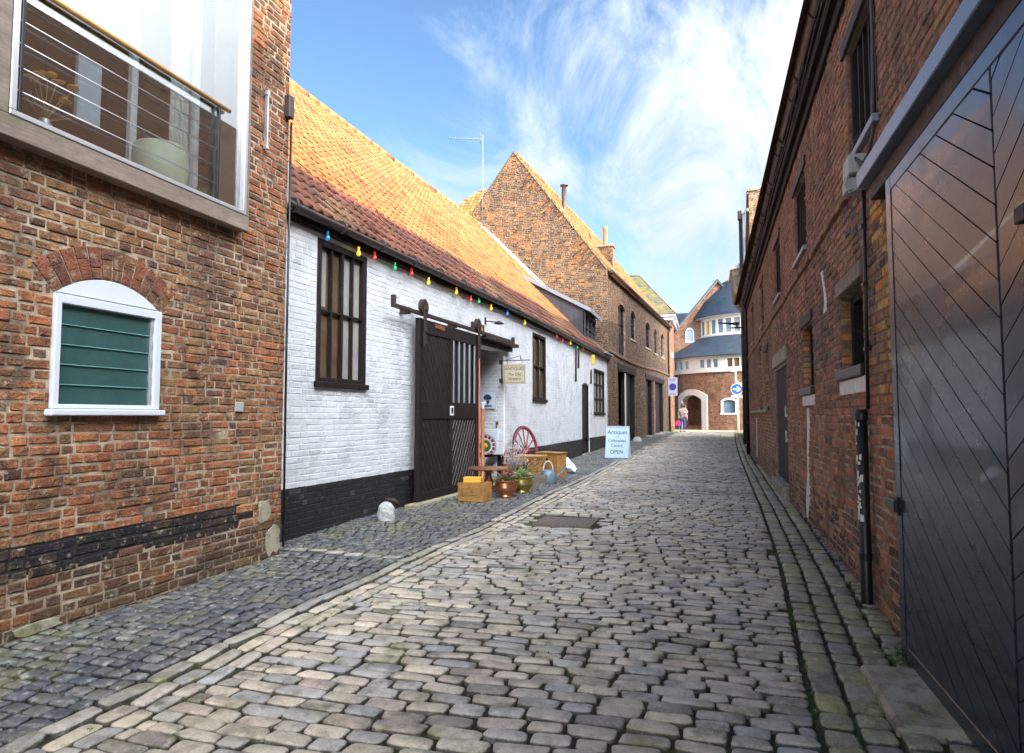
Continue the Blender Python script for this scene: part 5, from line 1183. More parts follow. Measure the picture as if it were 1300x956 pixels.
g = G(); g.tube([(1.28, 26.0, 9.2), (1.28, 26.0, .4)], .07, 10); g.box((1.18, 25.9, 8.9), (1.40, 26.1, 9.25), .02); NB.part('downpipe', g, 'gutter', True)
g = G(); g.tube([(1.36, 25.45, 9.1), (1.36, 25.45, .4)], .05, 10); g.box((1.28, 25.38, 8.95), (1.43, 25.52, 9.15), .02); NB.part('downpipe', g, 'lead', True)
g = G(); g.prism([(1.0, 7.15), (.95, 7.15), (1.05, 6.2), (1.40, 5.75), (1.42, 7.2)], lambda a, b, d: Vector((a, d, b)), 26.5, 29); NB.part('bracket_canopy', g, 'stone', True)
g = G(); g.prism([(.88, 7.16), (1.42, 7.45), (1.42, 7.2), (.9, 7.10)], lambda a, b, d: Vector((a, d, b)), 26.4, 29.1); NB.part('canopy_roof', g, 'slate', True)

# ------------------------------------------------------------------ corner building with hipped slate roof
def courses(g, O, U, V, W, Ls, poly_ok, colf, tw=.25, tl=.2):
    O, U, V = Vector(O), Vector(U), Vector(V).normalized(); Wn = U.length; U = U.normalized(); Nn = U.cross(V); Nn = -Nn if Nn.z < 0 else Nn; rr = random.Random(3)
    for j in range(int(Ls / tl) + 1):
        off = (j % 2) * tw / 2
        for i in range(-1, int(W / tw) + 1):
            a, b = i * tw + off + .004, (i + 1) * tw + off - .004; v0, v1 = j * tl, (j + 1) * tl + .01; lo_, hi_ = poly_ok((v0 + v1) / 2)
            a, b = max(a, lo_), min(b, hi_)
            if b - a < .03: continue
            h = .012 + rr.uniform(-.003, .003); vs = [O + U * a + V * v0 + Nn * h, O + U * b + V * v0 + Nn * h, O + U * b + V * v1, O + U * a + V * v1, O + U * a + V * v0 - Nn * .01, O + U * b + V * v0 - Nn * .01]
            g.add(vs, [(0, 1, 2, 3), (4, 5, 1, 0)], colf(a, v0, rr))
sl_col = lambda u, v, rr: tuple(k * rr.uniform(.7, 1.25) for k in (.030, .047, .07))
moss_col = lambda u, v, rr: mixc((.16, .15, .08), rr.choice([(.19, .16, .05), (.14, .125, .045), (.09, .085, .06)]), rr.uniform(.3, 1))
CB = Thing('corner_building', 'red brick corner building with mossy hipped slate roof beyond the warehouse', 'building', (-2.4, 44.6, .4))
FC = frame((-2.42, 44.62, 0), 3); FCs = lambda a, z, d=0: Vector((-2.44 - a, 44.6 - d, z)); FCs.flip = True; FCs.U = Vector((-1, 0, 0)); FCs.N = Vector((0, -1, 0)); g = G()
col_c = lambda u, z, rr: tuple(k * rr.uniform(.8, 1.2) for k in tone([(.36, .15, .08), (.30, .12, .07), (.40, .18, .10), (.24, .10, .07)], rr))
bricks(g, FC, 2.6, .3, 7.7, col_c, seed=51, wear=.2); backing(g, FC, 2.6, 0, lambda u: 7.8, thick=.3); bricks(g, FCs, 3, 3, 7.7, col_c, seed=52, wear=.2); backing(g, FCs, 6, 0, lambda u: 7.8, thick=.3)
CB.part('wall', g, ['brick', 'mortar'], True)
g = G(); g.box((-8.5, 44.3, 7.8), (-2.15, 50, 8.02), .03); g.box((-8.6, 44.15, 8.021), (-2.0, 50.1, 8.2), .03); CB.part('cornice', g, 'white_paint', True)
# hip: ridge from (-5.2,47.2) to (-4.5,47.2) z 11.4
g = G(); ex, ey, ez = -1.95, 44.1, 8.2; rx, ry, rz = -4.55, 46.9, 11.45; lx = -5.3
VS = Vector((0, ry - ey, rz - ez)); Ls_ = VS.length
courses(g, (-8.2, ey, ez), (1, 0, 0), VS, 6.3, Ls_, lambda v: (max(0, (lx + 8.2) * (v / Ls_)), 6.25 - (ex - rx) * v / Ls_), moss_col)
VE = Vector((rx - ex, 0, rz - ez)); Le = VE.length
courses(g, (ex, ey, ez), (0, 1, 0), VE, 5.8, Le, lambda v: ((ry - ey) * v / Le, 5.8 - (2.9) * v / Le), sl_col)
g.add([(-8.2, ey, ez - .02), (ex, ey, ez - .02), (rx, ry, rz - .02), (lx, ry, rz - .02), (ex, 50, ez - .02), (-8.2, 50, ez - .02)], [(0, 1, 2, 3), (1, 4, 2), (4, 5, 3, 2), (5, 0, 3)], (.08, .1, .11)); RC = CB.part('roof', g, 'slate', True)
g = G(); g.tube([(lx, ry, rz), (rx, ry, rz), (ex, ey, ez + .02)], .07, 8); CB.part('hip_lead', g, 'lead', True, RC)
g = G(); wbox(g, FC, .5, 1.9, 5.45, 5.75, .015, .04, .004); CB.part('street_nameplate', g, 'white_sign', True)

# ------------------------------------------------------------------ round-fronted building closing the view
CX_, CY_, RR_ = 3.2, 51.8, 6.3; ZF = .5
def Fcyl(R0):
    f = lambda u, z, d=0: Vector((CX_ - (R0 + d) * math.cos(u / R0), CY_ - (R0 + d) * math.sin(u / R0), z)); f.flip = True; f.flip = False; return f
RD = Thing('round_building', 'red brick building with rounded front, white arch, white window band and blue slate roofs', 'building', (CX_, CY_ - RR_, ZF))
FY = Fcyl(RR_)
def uang(x, r=RR_): return r * math.acos(max(-1, min(1, (CX_ - x) / r)))
ua0, ua1 = uang(-1.98), uang(-.08); 
harch = Hole(ua0 + .42, ua1 - .42 + .02, ZF, 2.55, rise=.35); hwn = Hole(uang(.93), uang(1.68), 1.65, 2.42, rise=.1)
col_r = lambda u, z, rr: tuple(k * rr.uniform(.7, 1.1) for k in tone([(.33, .15, .085), (.28, .13, .08), (.38, .18, .10), (.20, .10, .075)], rr))
UM = RR_ * math.pi; g = G()
bricks(g, FY, UM * .78, ZF, 4.42, col_r, [Hole(ua0, ua1, ZF, 2.9, rise=.3), hwn], seed=61, wear=.15, depth=.006, ch=.08, lo=lambda z: .3)
backing(g, FY, UM * .9, 0, lambda u: 4.45, [harch, hwn], breaks=[i * .4 for i in range(1, 45)], thick=.35)
RD.part('wall', g, ['brick', 'mortar'], True)
g = G(); n = 14       # white arch surround
def band_arch(h, wd, dd, mt_, parent=None, zs=None):
    g = G(); k = 16; us = [h.u0 + (h.u1 - h.u0) * i / k for i in range(k + 1)]; uo = [h.u0 - wd + (h.u1 - h.u0 + 2 * wd) * i / k for i in range(k + 1)]
    zo = lambda u: h.z1 + h.rise + wd * .95 - ((u - h.uc) / (h.w + wd)) ** 2 * (h.rise + .12)
    for i in range(k): g.prism([(us[i], h.top(us[i])), (us[i + 1], h.top(us[i + 1])), (uo[i + 1], zo(uo[i + 1])), (uo[i], zo(uo[i]))], FY, -.3, dd)
    for s_ in (0, 1):
        a, b = (h.u0 - wd, h.u0) if not s_ else (h.u1, h.u1 + wd); zz = zo(h.u0 - wd)
        g.prism([(a, h.z0), (b, h.z0), (b, h.top(h.u0) if not s_ else h.top(h.u1)), (a, zz)] if not s_ else [(a, h.z0), (b, h.z0), (b, zz), (a, h.top(h.u1))], FY, -.3, dd)
    return g
AR = RD.part('arch_surround', band_arch(harch, .42, .12, None), 'stucco', True)
g = band_arch(hwn, .16, .05, None); g.prism([(hwn.u0 - .2, hwn.z0 - .12), (hwn.u1 + .2, hwn.z0 - .12), (hwn.u1 + .2, hwn.z0), (hwn.u0 - .2, hwn.z0)], FY, -.1, .08); SW = RD.part('window', g, 'white_paint', True)
g = G(); g.prism([(hwn.u0, hwn.z0), (hwn.u1, hwn.z0), (hwn.u1, 2.5), (hwn.u0, 2.5)], FY, -.14, -.1); RD.part('pane', g, 'pane_sky', True, SW)
g = G(); g.prism([(ua0, ZF), (ua1, ZF), (ua1, 3.1), (ua0, 3.1)], FY, -1.3, -1.2); g.prism([(ua0, ZF), (ua0 + .1, ZF), (ua0 + .1, 3.1), (ua0, 3.1)], FY, -1.2, -.31); g.prism([(ua1 - .1, ZF), (ua1, ZF), (ua1, 3.1), (ua1 - .1, 3.1)], FY, -1.2, -.31); g.c = [(.24, .12, .08)] * len(g.v); RD.part('porch_wall', g, 'brick', True)
g = G(); um_ = harch.uc; g.prism([(um_ - .1, .75), (um_ + .55, .75), (um_ + .55, 2.6), (um_ - .1, 2.6)], FY, -1.19, -1.12); DD = RD.part('door', g, 'grey_sign', True)
g = G(); g.prism([(um_ + .08, 1.5), (um_ + .4, 1.5), (um_ + .4, 2.4), (um_ + .08, 2.4)], FY, -1.115, -1.10); RD.part('pane', g, 'pane_sky', True, DD)
g = G()
for i in range(3): g.prism([(harch.u0 - .05, ZF - .05), (harch.u1 + .05, ZF - .05), (harch.u1 + .05, ZF + .1 * (i + 1)), (harch.u0 - .05, ZF + .1 * (i + 1))], FY, -1.2, .1 - .25 * i, (.30, .14, .09))
RD.part('entrance_step', g, 'brick', True)
# white band with windows
g = G(); hb_ = []
for x_ in (-2.35, -1.95, -1.55, -.55, -.12, .31, 1.22, 1.65, 2.08): u = uang(x_); hb_.append(Hole(u, u + (.34 if x_ > -1.4 else .34), 4.72, 5.28))
backing(g, Fcyl(RR_ + .1), UM * .9, 4.42, lambda u: 5.56, [Hole(uang(x_, RR_ + .1), uang(x_, RR_ + .1) + .35, 4.72, 5.28) for x_ in (-2.35, -1.95, -1.55, -.55, -.12, .31, 1.22, 1.65, 2.08)], breaks=[i * .4 for i in range(1, 45)], thick=.2, mi=0)
FB_ = Fcyl(RR_ + .1)
for i in range(44): FY2 = FB_; g.prism([(i * .4, 4.40), (i * .4 + .4, 4.40), (i * .4 + .4, 4.50), (i * .4, 4.50)], FB_, -.05, .05)
BD = RD.part('window_band', g, 'stucco', True)
for x_ in (-2.35, -1.95, -1.55, -.55, -.12, .31, 1.22, 1.65, 2.08):
    u = uang(x_, RR_ + .1); g = G(); g.prism([(u - .01, 4.7), (u + .36, 4.7), (u + .36, 5.3), (u - .01, 5.3)], FB_, -.12, -.08); RD.part('pane', g, 'pane_sky' if x_ < 1 else 'pane_brown', True, BD)
# conical skirts of slate
def cone(g, r0, z0, r1, z1, tl=.22):
    Ln = math.hypot(r0 - r1, z1 - z0); n = int(Ln / tl); rr = random.Random(6)
    for j in range(n):
        t0, t1 = j / n, (j + 1) / n; ra, rb = lerp(r0, r1, t0), lerp(r0, r1, t1); za, zb = lerp(z0, z1, t0), lerp(z0, z1, t1); m_ = int(ra * math.pi / .28); off = .5 * (j % 2)
        for i in range(m_):
            a0, a1 = math.pi * (i + off) / m_, math.pi * (i + 1 + off) / m_
            P = lambda r_, a, z_: (CX_ - r_ * math.cos(a), CY_ - r_ * math.sin(a), z_)
            g.add([P(ra + .02, a0, za), P(ra + .02, a1, za), P(rb, a1, zb + .01), P(rb, a0, zb + .01)], [(0, 1, 2, 3)], sl_col(0, 0, rr))
        for k in range(40):
            a0, a1 = math.pi * k / 40, math.pi * (k + 1) / 40; g.add([P(ra - .01, a0, za - .02), P(ra - .01, a1, za - .02), P(rb - .01, a1, zb - .02), P(rb - .01, a0, zb - .02)], [(0, 1, 2, 3)], (.03, .05, .08))
g = G(); cone(g, 6.75, 5.52, 4.1, 7.15); RD.part('lower_roof', g, 'slate', True)
g = G(); cone(g, 4.5, 8.62, 3.7, 9.9); cone(g, 3.7, 9.9, 2.3, 11.35); cone(g, 2.3, 11.35, .1, 12.5); RD.part('upper_roof', g, 'slate', True)
F4 = Fcyl(4.0); g = G()
us4 = [uang(x_, 4.0) for x_ in (-.78, -.72, -.6, -.3, .1, .6, 1.15, 1.75, 2.4, 3.1)]
hh = [Hole(4 * a, 4 * a + .44, 7.35, 8.35) for a in [.12 + i * .155 for i in range(16)]]
backing(g, F4, 4 * math.pi * .97, 7.0, lambda u: 8.7, hh, breaks=[i * .3 for i in range(1, 41)], thick=.2, mi=0)
g.add([], []); DR = RD.part('drum_wall', g, 'cream', True)
for i, h in enumerate(hh):
    g = G(); g.prism([(h.u0 - .01, h.z0 - .01), (h.u1 + .01, h.z0 - .01), (h.u1 + .01, h.z1 + .01), (h.u0 - .01, h.z1 + .01)], F4, -.14, -.08); RD.part('pane', g, 'yellow_box' if i == 3 else 'pane_sky', True, DR)
g = G()
for i in range(40): a, b = i * .31, i * .31 + .31; g.prism([(a, 8.5), (b, 8.55), (b, 8.62), (a, 8.62)], Fcyl(4.0), .0, .35)
RD.part('eaves', g, 'white_paint', True)
g = G()
for i in range(40): a, b = i * .31, i * .31 + .31; g.prism([(a, 7.12), (b, 7.12), (b, 7.24), (a, 7.24)], Fcyl(4.0), .0, .12)
RD.part('window_ledge', g, 'white_paint', True)
# brick gable behind the drum
FD = lambda a, z, d=0: Vector((-2.6 + a, 50.2 - d, z)); FD.flip = False; FD.U = Vector((1, 0, 0)); FD.N = Vector((0, -1, 0))
td = lambda a: 7.35 + (11.35 - 7.35) * (1 - abs(a - 3.35) / 3.35); hsm = Hole(1.05, 1.62, 7.0, 7.75, rise=.2, ring=.1)
g = G(); bricks(g, FD, 6.7, 5, 11.3, col_r, [hsm], lo=lambda z: max(0, (z - 7.35) / 4 * 3.35), hi=lambda z: 6.7 - max(0, (z - 7.35) / 4 * 3.35), seed=71, wear=.15, ch=.08); backing(g, FD, 6.7, 4.5, td, [hsm], breaks=[3.35], thick=.3)
RD.part('gable_wall', g, ['brick', 'mortar'], True)
g = G(); wbox(g, FD, hsm.u0 - .06, hsm.u1 + .06, hsm.z0 - .1, hsm.z0, -.1, .06)
k = 8
for i in range(k): a, b = hsm.u0 + (hsm.u1 - hsm.u0) * i / k, hsm.u0 + (hsm.u1 - hsm.u0) * (i + 1) / k; g.prism([(a, hsm.top(a) - .07), (b, hsm.top(b) - .07), (b, hsm.top(b) + .05), (a, hsm.top(a) + .05)], FD, -.1, .04)
wbox(g, FD, hsm.u0 - .03, hsm.u0 + .06, hsm.z0, hsm.z1, -.1, .04); wbox(g, FD, hsm.u1 - .06, hsm.u1 + .03, hsm.z0, hsm.z1, -.1, .04); SW2 = RD.part('window', g, 'white_paint', True)
g = G(); wbox(g, FD, hsm.u0, hsm.u1, hsm.z0, 7.9, -.12, -.09, .001); RD.part('pane', g, 'pane_sky', True, SW2)
g = G()
for s_ in (0, 1):
    p0, p1 = ((-.25, 7.05), (3.35, 11.35)) if not s_ else ((3.35, 11.35), (6.95, 7.05))
    g.prism([p0, p1, (p1[0], p1[1] + .2), (p0[0], p0[1] + .2)], FD, -8, .25, (.06, .09, .13))
g.c = [(.035, .05, .075)] * len(g.v); RD.part('gable_roof', g, 'slate', True)
g = G(); g.prism([(-.25, 6.98), (3.35, 11.28), (3.35, 11.36), (-.25, 7.06)], FD, .1, .27); RD.part('barge_board', g, 'grey_wood', True)
t = Thing('slate_wing', 'blue slate roofed wing between the corner building and the round building', 'building', (-4, 55, 0)); g = G(); g.box((-12, 53.5, 0), (-.5, 60, 8.0), .01, col=(.3, .14, .09)); t.part('wall', g, 'brick', True)
g = G(); courses(g, (-12, 53.2, 7.6), (1, 0, 0), (0, 2.4, 2.3), 11.8, 3.3, lambda v: (0, 11.8), sl_col); g.add([(-12, 53.3, 7.55), (-.2, 53.3, 7.55), (-.2, 55.7, 9.8), (-12, 55.7, 9.8), (-12, 60, 7.5), (-.2, 60, 7.5)], [(0, 1, 2, 3), (3, 2, 5, 4)], (.05, .08, .12)); t.part('roof', g, 'slate', True)
# ------------------------------------------------------------------ signs
def T3(loc, rx=0, ry=0, rz=0): return Matrix.Translation(loc) @ Matrix.Rotation(R(rz), 4, 'Z') @ Matrix.Rotation(R(ry), 4, 'Y') @ Matrix.Rotation(R(rx), 4, 'X')
# hanging sign at the porch corner: bracket sticks out into the lane, board faces the camera
yS = 13.35
t = Thing('hanging_sign', 'cream painted shop sign hanging from an iron bracket at the porch corner', 'sign', (-4.24, yS, 2.13))
g = G(); g.tube([(-.0, 0, .0), (-.0, 0, .58)], .016, 8); g.tube([(0, 0, .50), (.62, 0, .505)], .009, 7); g.tube([(.08, 0, .51), (.40, 0, .60), (.46, 0, .51)], .006, 6); g.tube([(.42, 0, .5), (.42, 0, .6)], .008, 6)
g.box((-.06, -.02, .03), (.01, .04, .12), .005); g.box((-.06, -.02, .42), (.01, .04, .52), .005); BR = t.part('bracket', g, 'iron')
for xx in (.12, .45): g = G(); g.tube([(xx, 0, .50), (xx, 0, .43)], .006, 5); t.part('hook', g, 'iron')
g = G(); g.box((.04, -.015, .0), (.535, .015, .43), .006); SB = t.part('signboard', g, 'signcream')
g = G()
for a, b in (((.065, -.019, .03), (.51, -.0155, .036)), ((.065, -.019, .37), (.07, -.0155, .036)), ((.505, -.019, .37), (.51, -.0155, .036)), ((.10, -.019, .395), (.475, -.0155, .40))): g.box(a, b, .001)
g.tube([(.0675, -.017, .37), (.085, -.017, .365), (.10, -.017, .3975)], .003, 4); g.tube([(.5075, -.017, .37), (.49, -.017, .365), (.475, -.017, .3975)], .003, 4)
t.part('sign_border', g, 'ink', parent=SB)
for body, s_, z_ in (('ANTIQUES', .088, .325), ('The Old', .085, .20), ('Granary', .085, .11)):
    t.text(body, s_, T3((.287, -.0165, z_), rx=90), 'ink', SB)
# A-board
t = Thing('sandwich_board', 'pale blue antiques sandwich board standing open on the pavement edge', 'sign', (-2.74, 20.6, road_h(-2.74, 20.6)), rz=-8)
tilt = 8
for s_ in (1, -1):
    g = G(); mt_ = Matrix.Rotation(R(tilt) * s_, 4, 'X'); mt_ = Matrix.Translation((0, -s_ * .16, 0)) @ Matrix.Rotation(-R(tilt + 2) * s_, 4, 'X'); g.box((-.37, -.012, .0), (.37, .012, .98), .006, mt_); FB1 = t.part('front_board' if s_ > 0 else 'back_board', g, 'signblue')
    if s_ > 0:
        mm = mt_ @ Matrix.Translation((0, -.0135, 0)) @ Matrix.Rotation(R(90), 4, 'X')
        for body, sz, z_, f in (('Antiques', .19, .80, 'navy'), ('and', .07, .655, 'navy'), ('Collectables', .135, .535, 'navy'), ('Centre', .135, .38, 'navy'), ('OPEN', .17, .18, 'ink')):
            t.text(body, sz, mm @ Matrix.Translation((0, z_, 0)), f, FB1, sx=.95 if body != 'Collectables' else .85, extrude=.002)
g = G(); g.box((-.38, -.02, .955), (.38, .02, .985), .005); t.part('hinge_rail', g, 'grey_sign')
# posters on the porch reveal (faces -Y)
t = Thing('wall_poster', 'small framed print of a face hung high on the porch wall', 'poster', (-4.60, 13.535, 1.60))
g = G(); g.box((-.21, -.02, 0), (.17, 0, .40), .004, Matrix.Rotation(R(3), 4, 'Y')); PB = t.part('frame', g, 'plaster_chart')
g = G(); g.box((-.19, -.023, .02), (.15, -.021, .38), .001, Matrix.Rotation(R(3), 4, 'Y')); t.part('print', g, 'poster', parent=PB)
g = G(); g.prism([(-.09, .20), (.05, .20), (.08, .25), (.02, .31), (-.05, .32), (-.12, .26)], lambda a, b, d: Vector((a, -.024 - d, b)), 0, .002); g.prism([(-.03, .10), (.0, .10), (.03, .19), (-.05, .19)], lambda a, b, d: Vector((a, -.024 - d, b)), 0, .002); g.box((-.1, -.026, .05), (.08, -.024, .08), .001); t.part('printed_shape', g, 'navy', parent=PB)
t = Thing('tobacco_poster', 'large pale enamel advertisement with round emblem on the porch wall behind the sliding door', 'poster', (-4.66, 13.50, .16))
g = G(); g.box((-.30, -.02, 0), (.26, 0, 1.0), .004, Matrix.Rotation(R(2), 4, 'Y')); PB = t.part('sheet', g, 'poster')
g = G(); fr_ = lambda a, b, d: Vector((a, -.021 - d, b))
for i in range(14):
    a0, a1 = 2 * math.pi * i / 14, 2 * math.pi * (i + .72) / 14; P_ = lambda r, a: (-.0 + r * math.cos(a), .64 + r * math.sin(a)); g.prism([P_(.17, a0), P_(.23, a0), P_(.23, a1), P_(.17, a1)], fr_, 0, .003)
g.tube([fr_(.245 * math.cos(a), .64 + .245 * math.sin(a), 0) for a in [2 * math.pi * i / 40 for i in range(41)]], .006, 5); t.part('roundel', g, 'maroon', parent=PB)
g = G(); g.lathe([(.13, 0), (.13, .004), (0, .004)], mtx=T3((0, -.021, .64), rx=90), n=24, flat=True); t.part('emblem', g, 'leaf', parent=PB)
g = G(); g.lathe([(.06, 0), (.06, .004), (0, .004)], mtx=T3((0, -.025, .64), rx=90), n=24); t.part('emblem_centre', g, 'yellow_box', parent=PB)
t.text('Tobacco', .125, T3((-.03, -.023, .26), rx=90), 'maroon', PB, extrude=.002); t.text('Cigarettes', .115, T3((-.03, -.023, .10), rx=90), 'maroon', PB, extrude=.002)
t = Thing('bell_pull', 'small red knob on the porch wall above the enamel advertisement', 'knob', (-4.40, 13.535, 1.30)); g = G(); g.lathe([(0, .05), (.03, .04), (.03, .0), (.012, 0)], mtx=Matrix.Rotation(R(90), 4, 'X'), n=12); g.tube([(0, -.02, 0), (-.02, -.03, -.12)], .008, 6); t.part('knob', g, 'wheel')
# ------------------------------------------------------------------ antiques on the pavement
def gp(x, y): return (x, y, road_h(x, y) + .008)
t = Thing('wooden_crate', 'old yellow pine crate on the pavement in front of the sliding door', 'crate', gp(-3.64, 10.02), rz=-6)
g = G()
for i in range(3): z_ = i * .098
for sx in (-1, 1):
    for i in range(3): g.box((sx * .215 - .008, -.15, i * .098 + .002), (sx * .215 + .008, .15, i * .098 + .096), .004)
for sy in (-1, 1):
    for i in range(3): g.box((-.225, sy * .158 - .008, i * .098), (.225, sy * .158 + .008, i * .098 + .094), .004)
g.box((-.2, -.14, .0), (.2, .14, .02), .003); g.box((-.206, -.149, .02), (.206, .149, .23), .003); t.part('box', g, 'pine')
g = G()
for sx in (-.19, .19): g.box((sx - .02, -.172, .004), (sx + .02, -.1665, .288), .002)
t.part('batten', g, 'pine')
for (dx, dy, rz_, s_, lb) in ((-.03, -.02, 12, 1, 'left yellow box on top of the pine crate'),):
    t2 = Thing('yellow_box', 'small yellow cardboard box lying on top of the pine crate', 'box', (-3.64 + dx, 10.02 + dy, gp(-3.64, 10.02)[2] + .30 - .01), rz=rz_); g = G(); g.box((-.14, -.09, 0), (.14, .09, .075), .006); t2.part('carton', g, 'yellow_box'); g = G(); g.box((-.145, -.095, .06), (.145, .095, .085), .005); t2.part('lid', g, 'yellow_box')
t = Thing('pedestal_table', 'low round brown pedestal table beside the pine crate', 'table', gp(-3.72, 10.95)); g = G(); g.lathe([(0, .44), (.36, .44), (.38, .425), (.36, .41), (.1, .405)], n=36); t.part('table_top', g, 'brown_wood')
g = G(); g.lathe([(.10, .405), (.045, .36), (.05, .28), (.09, .2), (.075, .12), (.05, .08)], n=20); t.part('pedestal', g, 'brown_wood')
for i in range(3): a = 2.1 * i + .4; g = G(); g.tube([(math.cos(a) * .03, math.sin(a) * .03, .10), (math.cos(a) * .16, math.sin(a) * .16, .07), (math.cos(a) * .27, math.sin(a) * .27, .015)], [.035, .03, .018], 8); t.part('foot', g, 'brown_wood')
t = Thing('standard_lamp_post', 'tall orange brown wooden lamp post with white cap standing by the porch', 'lamp stand', gp(-4.13, 11.80)); g = G(); g.lathe([(.0, 0), (.17, 0), (.17, .025), (.06, .06), (.035, .1), (.035, 1.46), (.03, 1.5)], n=18); t.part('pole', g, 'orange_wood'); g = G(); g.lathe([(.03, 1.5), (.025, 1.53), (.05, 1.60), (.05, 1.62), (0, 1.62)], n=14); t.part('cap', g, 'white_paint')
def pot(name, label, cat, x, y, mt_, s_=1.): 
    t = Thing(name, label, cat, gp(x, y)); g = G(); g.lathe([(0, .0), (.13 * s_, 0), (.135 * s_, .012), (.10 * s_, .03), (.12 * s_, .06), (.165 * s_, .12), (.17 * s_, .17), (.15 * s_, .225), (.155 * s_, .25), (.175 * s_, .265), (.172 * s_, .27), (.145 * s_, .25), (.14 * s_, .22), (0, .215)], n=32); t.part('pot', g, mt_); return t
rp = random.Random(12)
def foliage(t, n, r0, z0, z1, mt_, s_, nm='foliage', up=.4):
    g = G()
    for _ in range(n):
        a = rp.uniform(0, 6.28); q = math.sqrt(rp.random()); r_ = r0 * q; h = z0 + (z1 - z0) * rp.random() * (1.1 - q * .5); s = rp.uniform(.6, 1.3) * s_; c = Vector((math.cos(a) * r_, math.sin(a) * r_, h)); b = a + rp.uniform(-.9, .9)
        d = Vector((math.cos(b), math.sin(b), rp.uniform(-.3, up))) * s; e = Vector((-math.sin(b), math.cos(b), rp.uniform(-.2, .2))) * s * .42; mz = Vector((0, 0, s * .15))
        g.add([c - d, c + e + mz, c + d, c - e + mz], [(0, 1, 2, 3)])
    t.part(nm, g, mt_)
t = pot('copper_planter', 'round copper pot with pink flowers in front of the pedestal table', 'planter', -3.27, 10.52, 'copper', 1.12)
foliage(t, 160, .17, .24, .40, 'leaf', .035); foliage(t, 36, .09, .34, .44, 'pink', .03, 'flowers')
g = G()
for _ in range(16): a = rp.uniform(0, 6.28); r_ = rp.uniform(.12, .32); g.tube([(0, 0, .24), (math.cos(a) * r_ * .5, math.sin(a) * r_ * .5, .36), (math.cos(a) * r_, math.sin(a) * r_, rp.uniform(.3, .52))], [.006, .004, .003], 4)
t.part('twigs', g, 'stem')
t = pot('brass_planter', 'brass bowl planter with pale variegated leaves beside the copper pot', 'planter', -3.17, 11.15, 'brass', 1.15)
foliage(t, 190, .17, .24, .42, 'leaf_light', .038); foliage(t, 60, .16, .22, .34, 'leaf', .035, 'under_leaves')
t = Thing('twig_plant', 'leafless pale twiggy shrub in a dark pot against the porch plinth', 'plant', gp(-3.80, 12.75)); g = G(); g.lathe([(0, 0), (.10, 0), (.14, .2), (.13, .2), (0, .18)], n=20); t.part('pot', g, 'iron'); g = G()
for _ in range(46):
    a = rp.uniform(0, 6.28); r_ = rp.uniform(.08, .36); h = rp.uniform(.35, .85); m_ = Vector((math.cos(a) * r_ * .4, math.sin(a) * r_ * .4, .2 + h * .4)); e = Vector((math.cos(a) * r_, math.sin(a) * r_, h)); g.tube([(0, 0, .18), m_, e], [.006, .004, .002], 4)
    for k in range(3): b = rp.uniform(0, 6.28); q = m_.lerp(e, rp.random()); g.tube([q, q + Vector((math.cos(b) * .08, math.sin(b) * .08, rp.uniform(.0, .10)))], [.003, .0015], 4)
t.part('twigs', g, 'white_twig')
g = G(); 
for _ in range(90):
    a = rp.uniform(0, 6.28); r_ = rp.uniform(.05, .34); c = Vector((math.cos(a) * r_, math.sin(a) * r_, rp.uniform(.3, .85))); s_ = .012; g.add([c + Vector((s_, 0, 0)), c + Vector((0, s_, s_)), c - Vector((s_, 0, 0)), c - Vector((0, s_, s_))], [(0, 1, 2, 3)])
t.part('buds', g, 'white_twig')
t = Thing('wooden_trough', 'long low wooden planter trough with greenery behind the two metal pots', 'planter', gp(-3.42, 12.1), rz=-55); g = G()
for a, b in (((-.5, -.13, 0), (.5, -.11, .20)), ((-.5, .11, 0), (.5, .13, .20)), ((-.5, -.109, 0), (-.48, .109, .2)), ((.48, -.109, 0), (.5, .109, .2)), ((-.479, -.109, .03), (.479, .109, .16))): g.box(a, b, .004)
t.part('trough', g, 'grey_wood')
g = G()
for _ in range(160): x = rp.uniform(-.45, .45); c = Vector((x, rp.uniform(-.1, .1), rp.uniform(.17, .34))); b = rp.uniform(0, 6.28); s_ = rp.uniform(.015, .035); d = Vector((math.cos(b), math.sin(b), rp.uniform(-.1, .5))) * s_; e = Vector((-math.sin(b), math.cos(b), 0)) * s_ * .5; g.add([c - d, c + e, c + d, c - e], [(0, 1, 2, 3)])
t.part('foliage', g, 'leaf')
t = Thing('small_crate', 'small low wooden crate between the trough and the watering can', 'crate', gp(-3.30, 12.75), rz=10); g = G()
for a, b in (((-.2, -.13, 0), (.2, -.115, .17)), ((-.2, .115, 0), (.2, .13, .17)), ((-.2, -.114, 0), (-.185, .114, .17)), ((.185, -.114, 0), (.2, .114, .17)), ((-.184, -.114, .01), (.184, .114, .03))): g.box(a, b, .004)
t.part('box', g, 'grey_wood')
t = Thing('black_boots', 'pair of black leather boots slumped beside the wicker hamper', 'boots', gp(-3.72, 12.95), rz=20)
for dx in (-.09, .09):
    g = G(); g.tube([(dx, .05, .05), (dx, .04, .2), (dx + .02, .05, .38)], [.055, .05, .06], 10); g.tube([(dx, .06, .045), (dx, -.06, .045), (dx, -.18, .035)], [.05, .045, .03], 10); t.part('boot', g, 'black_paint')
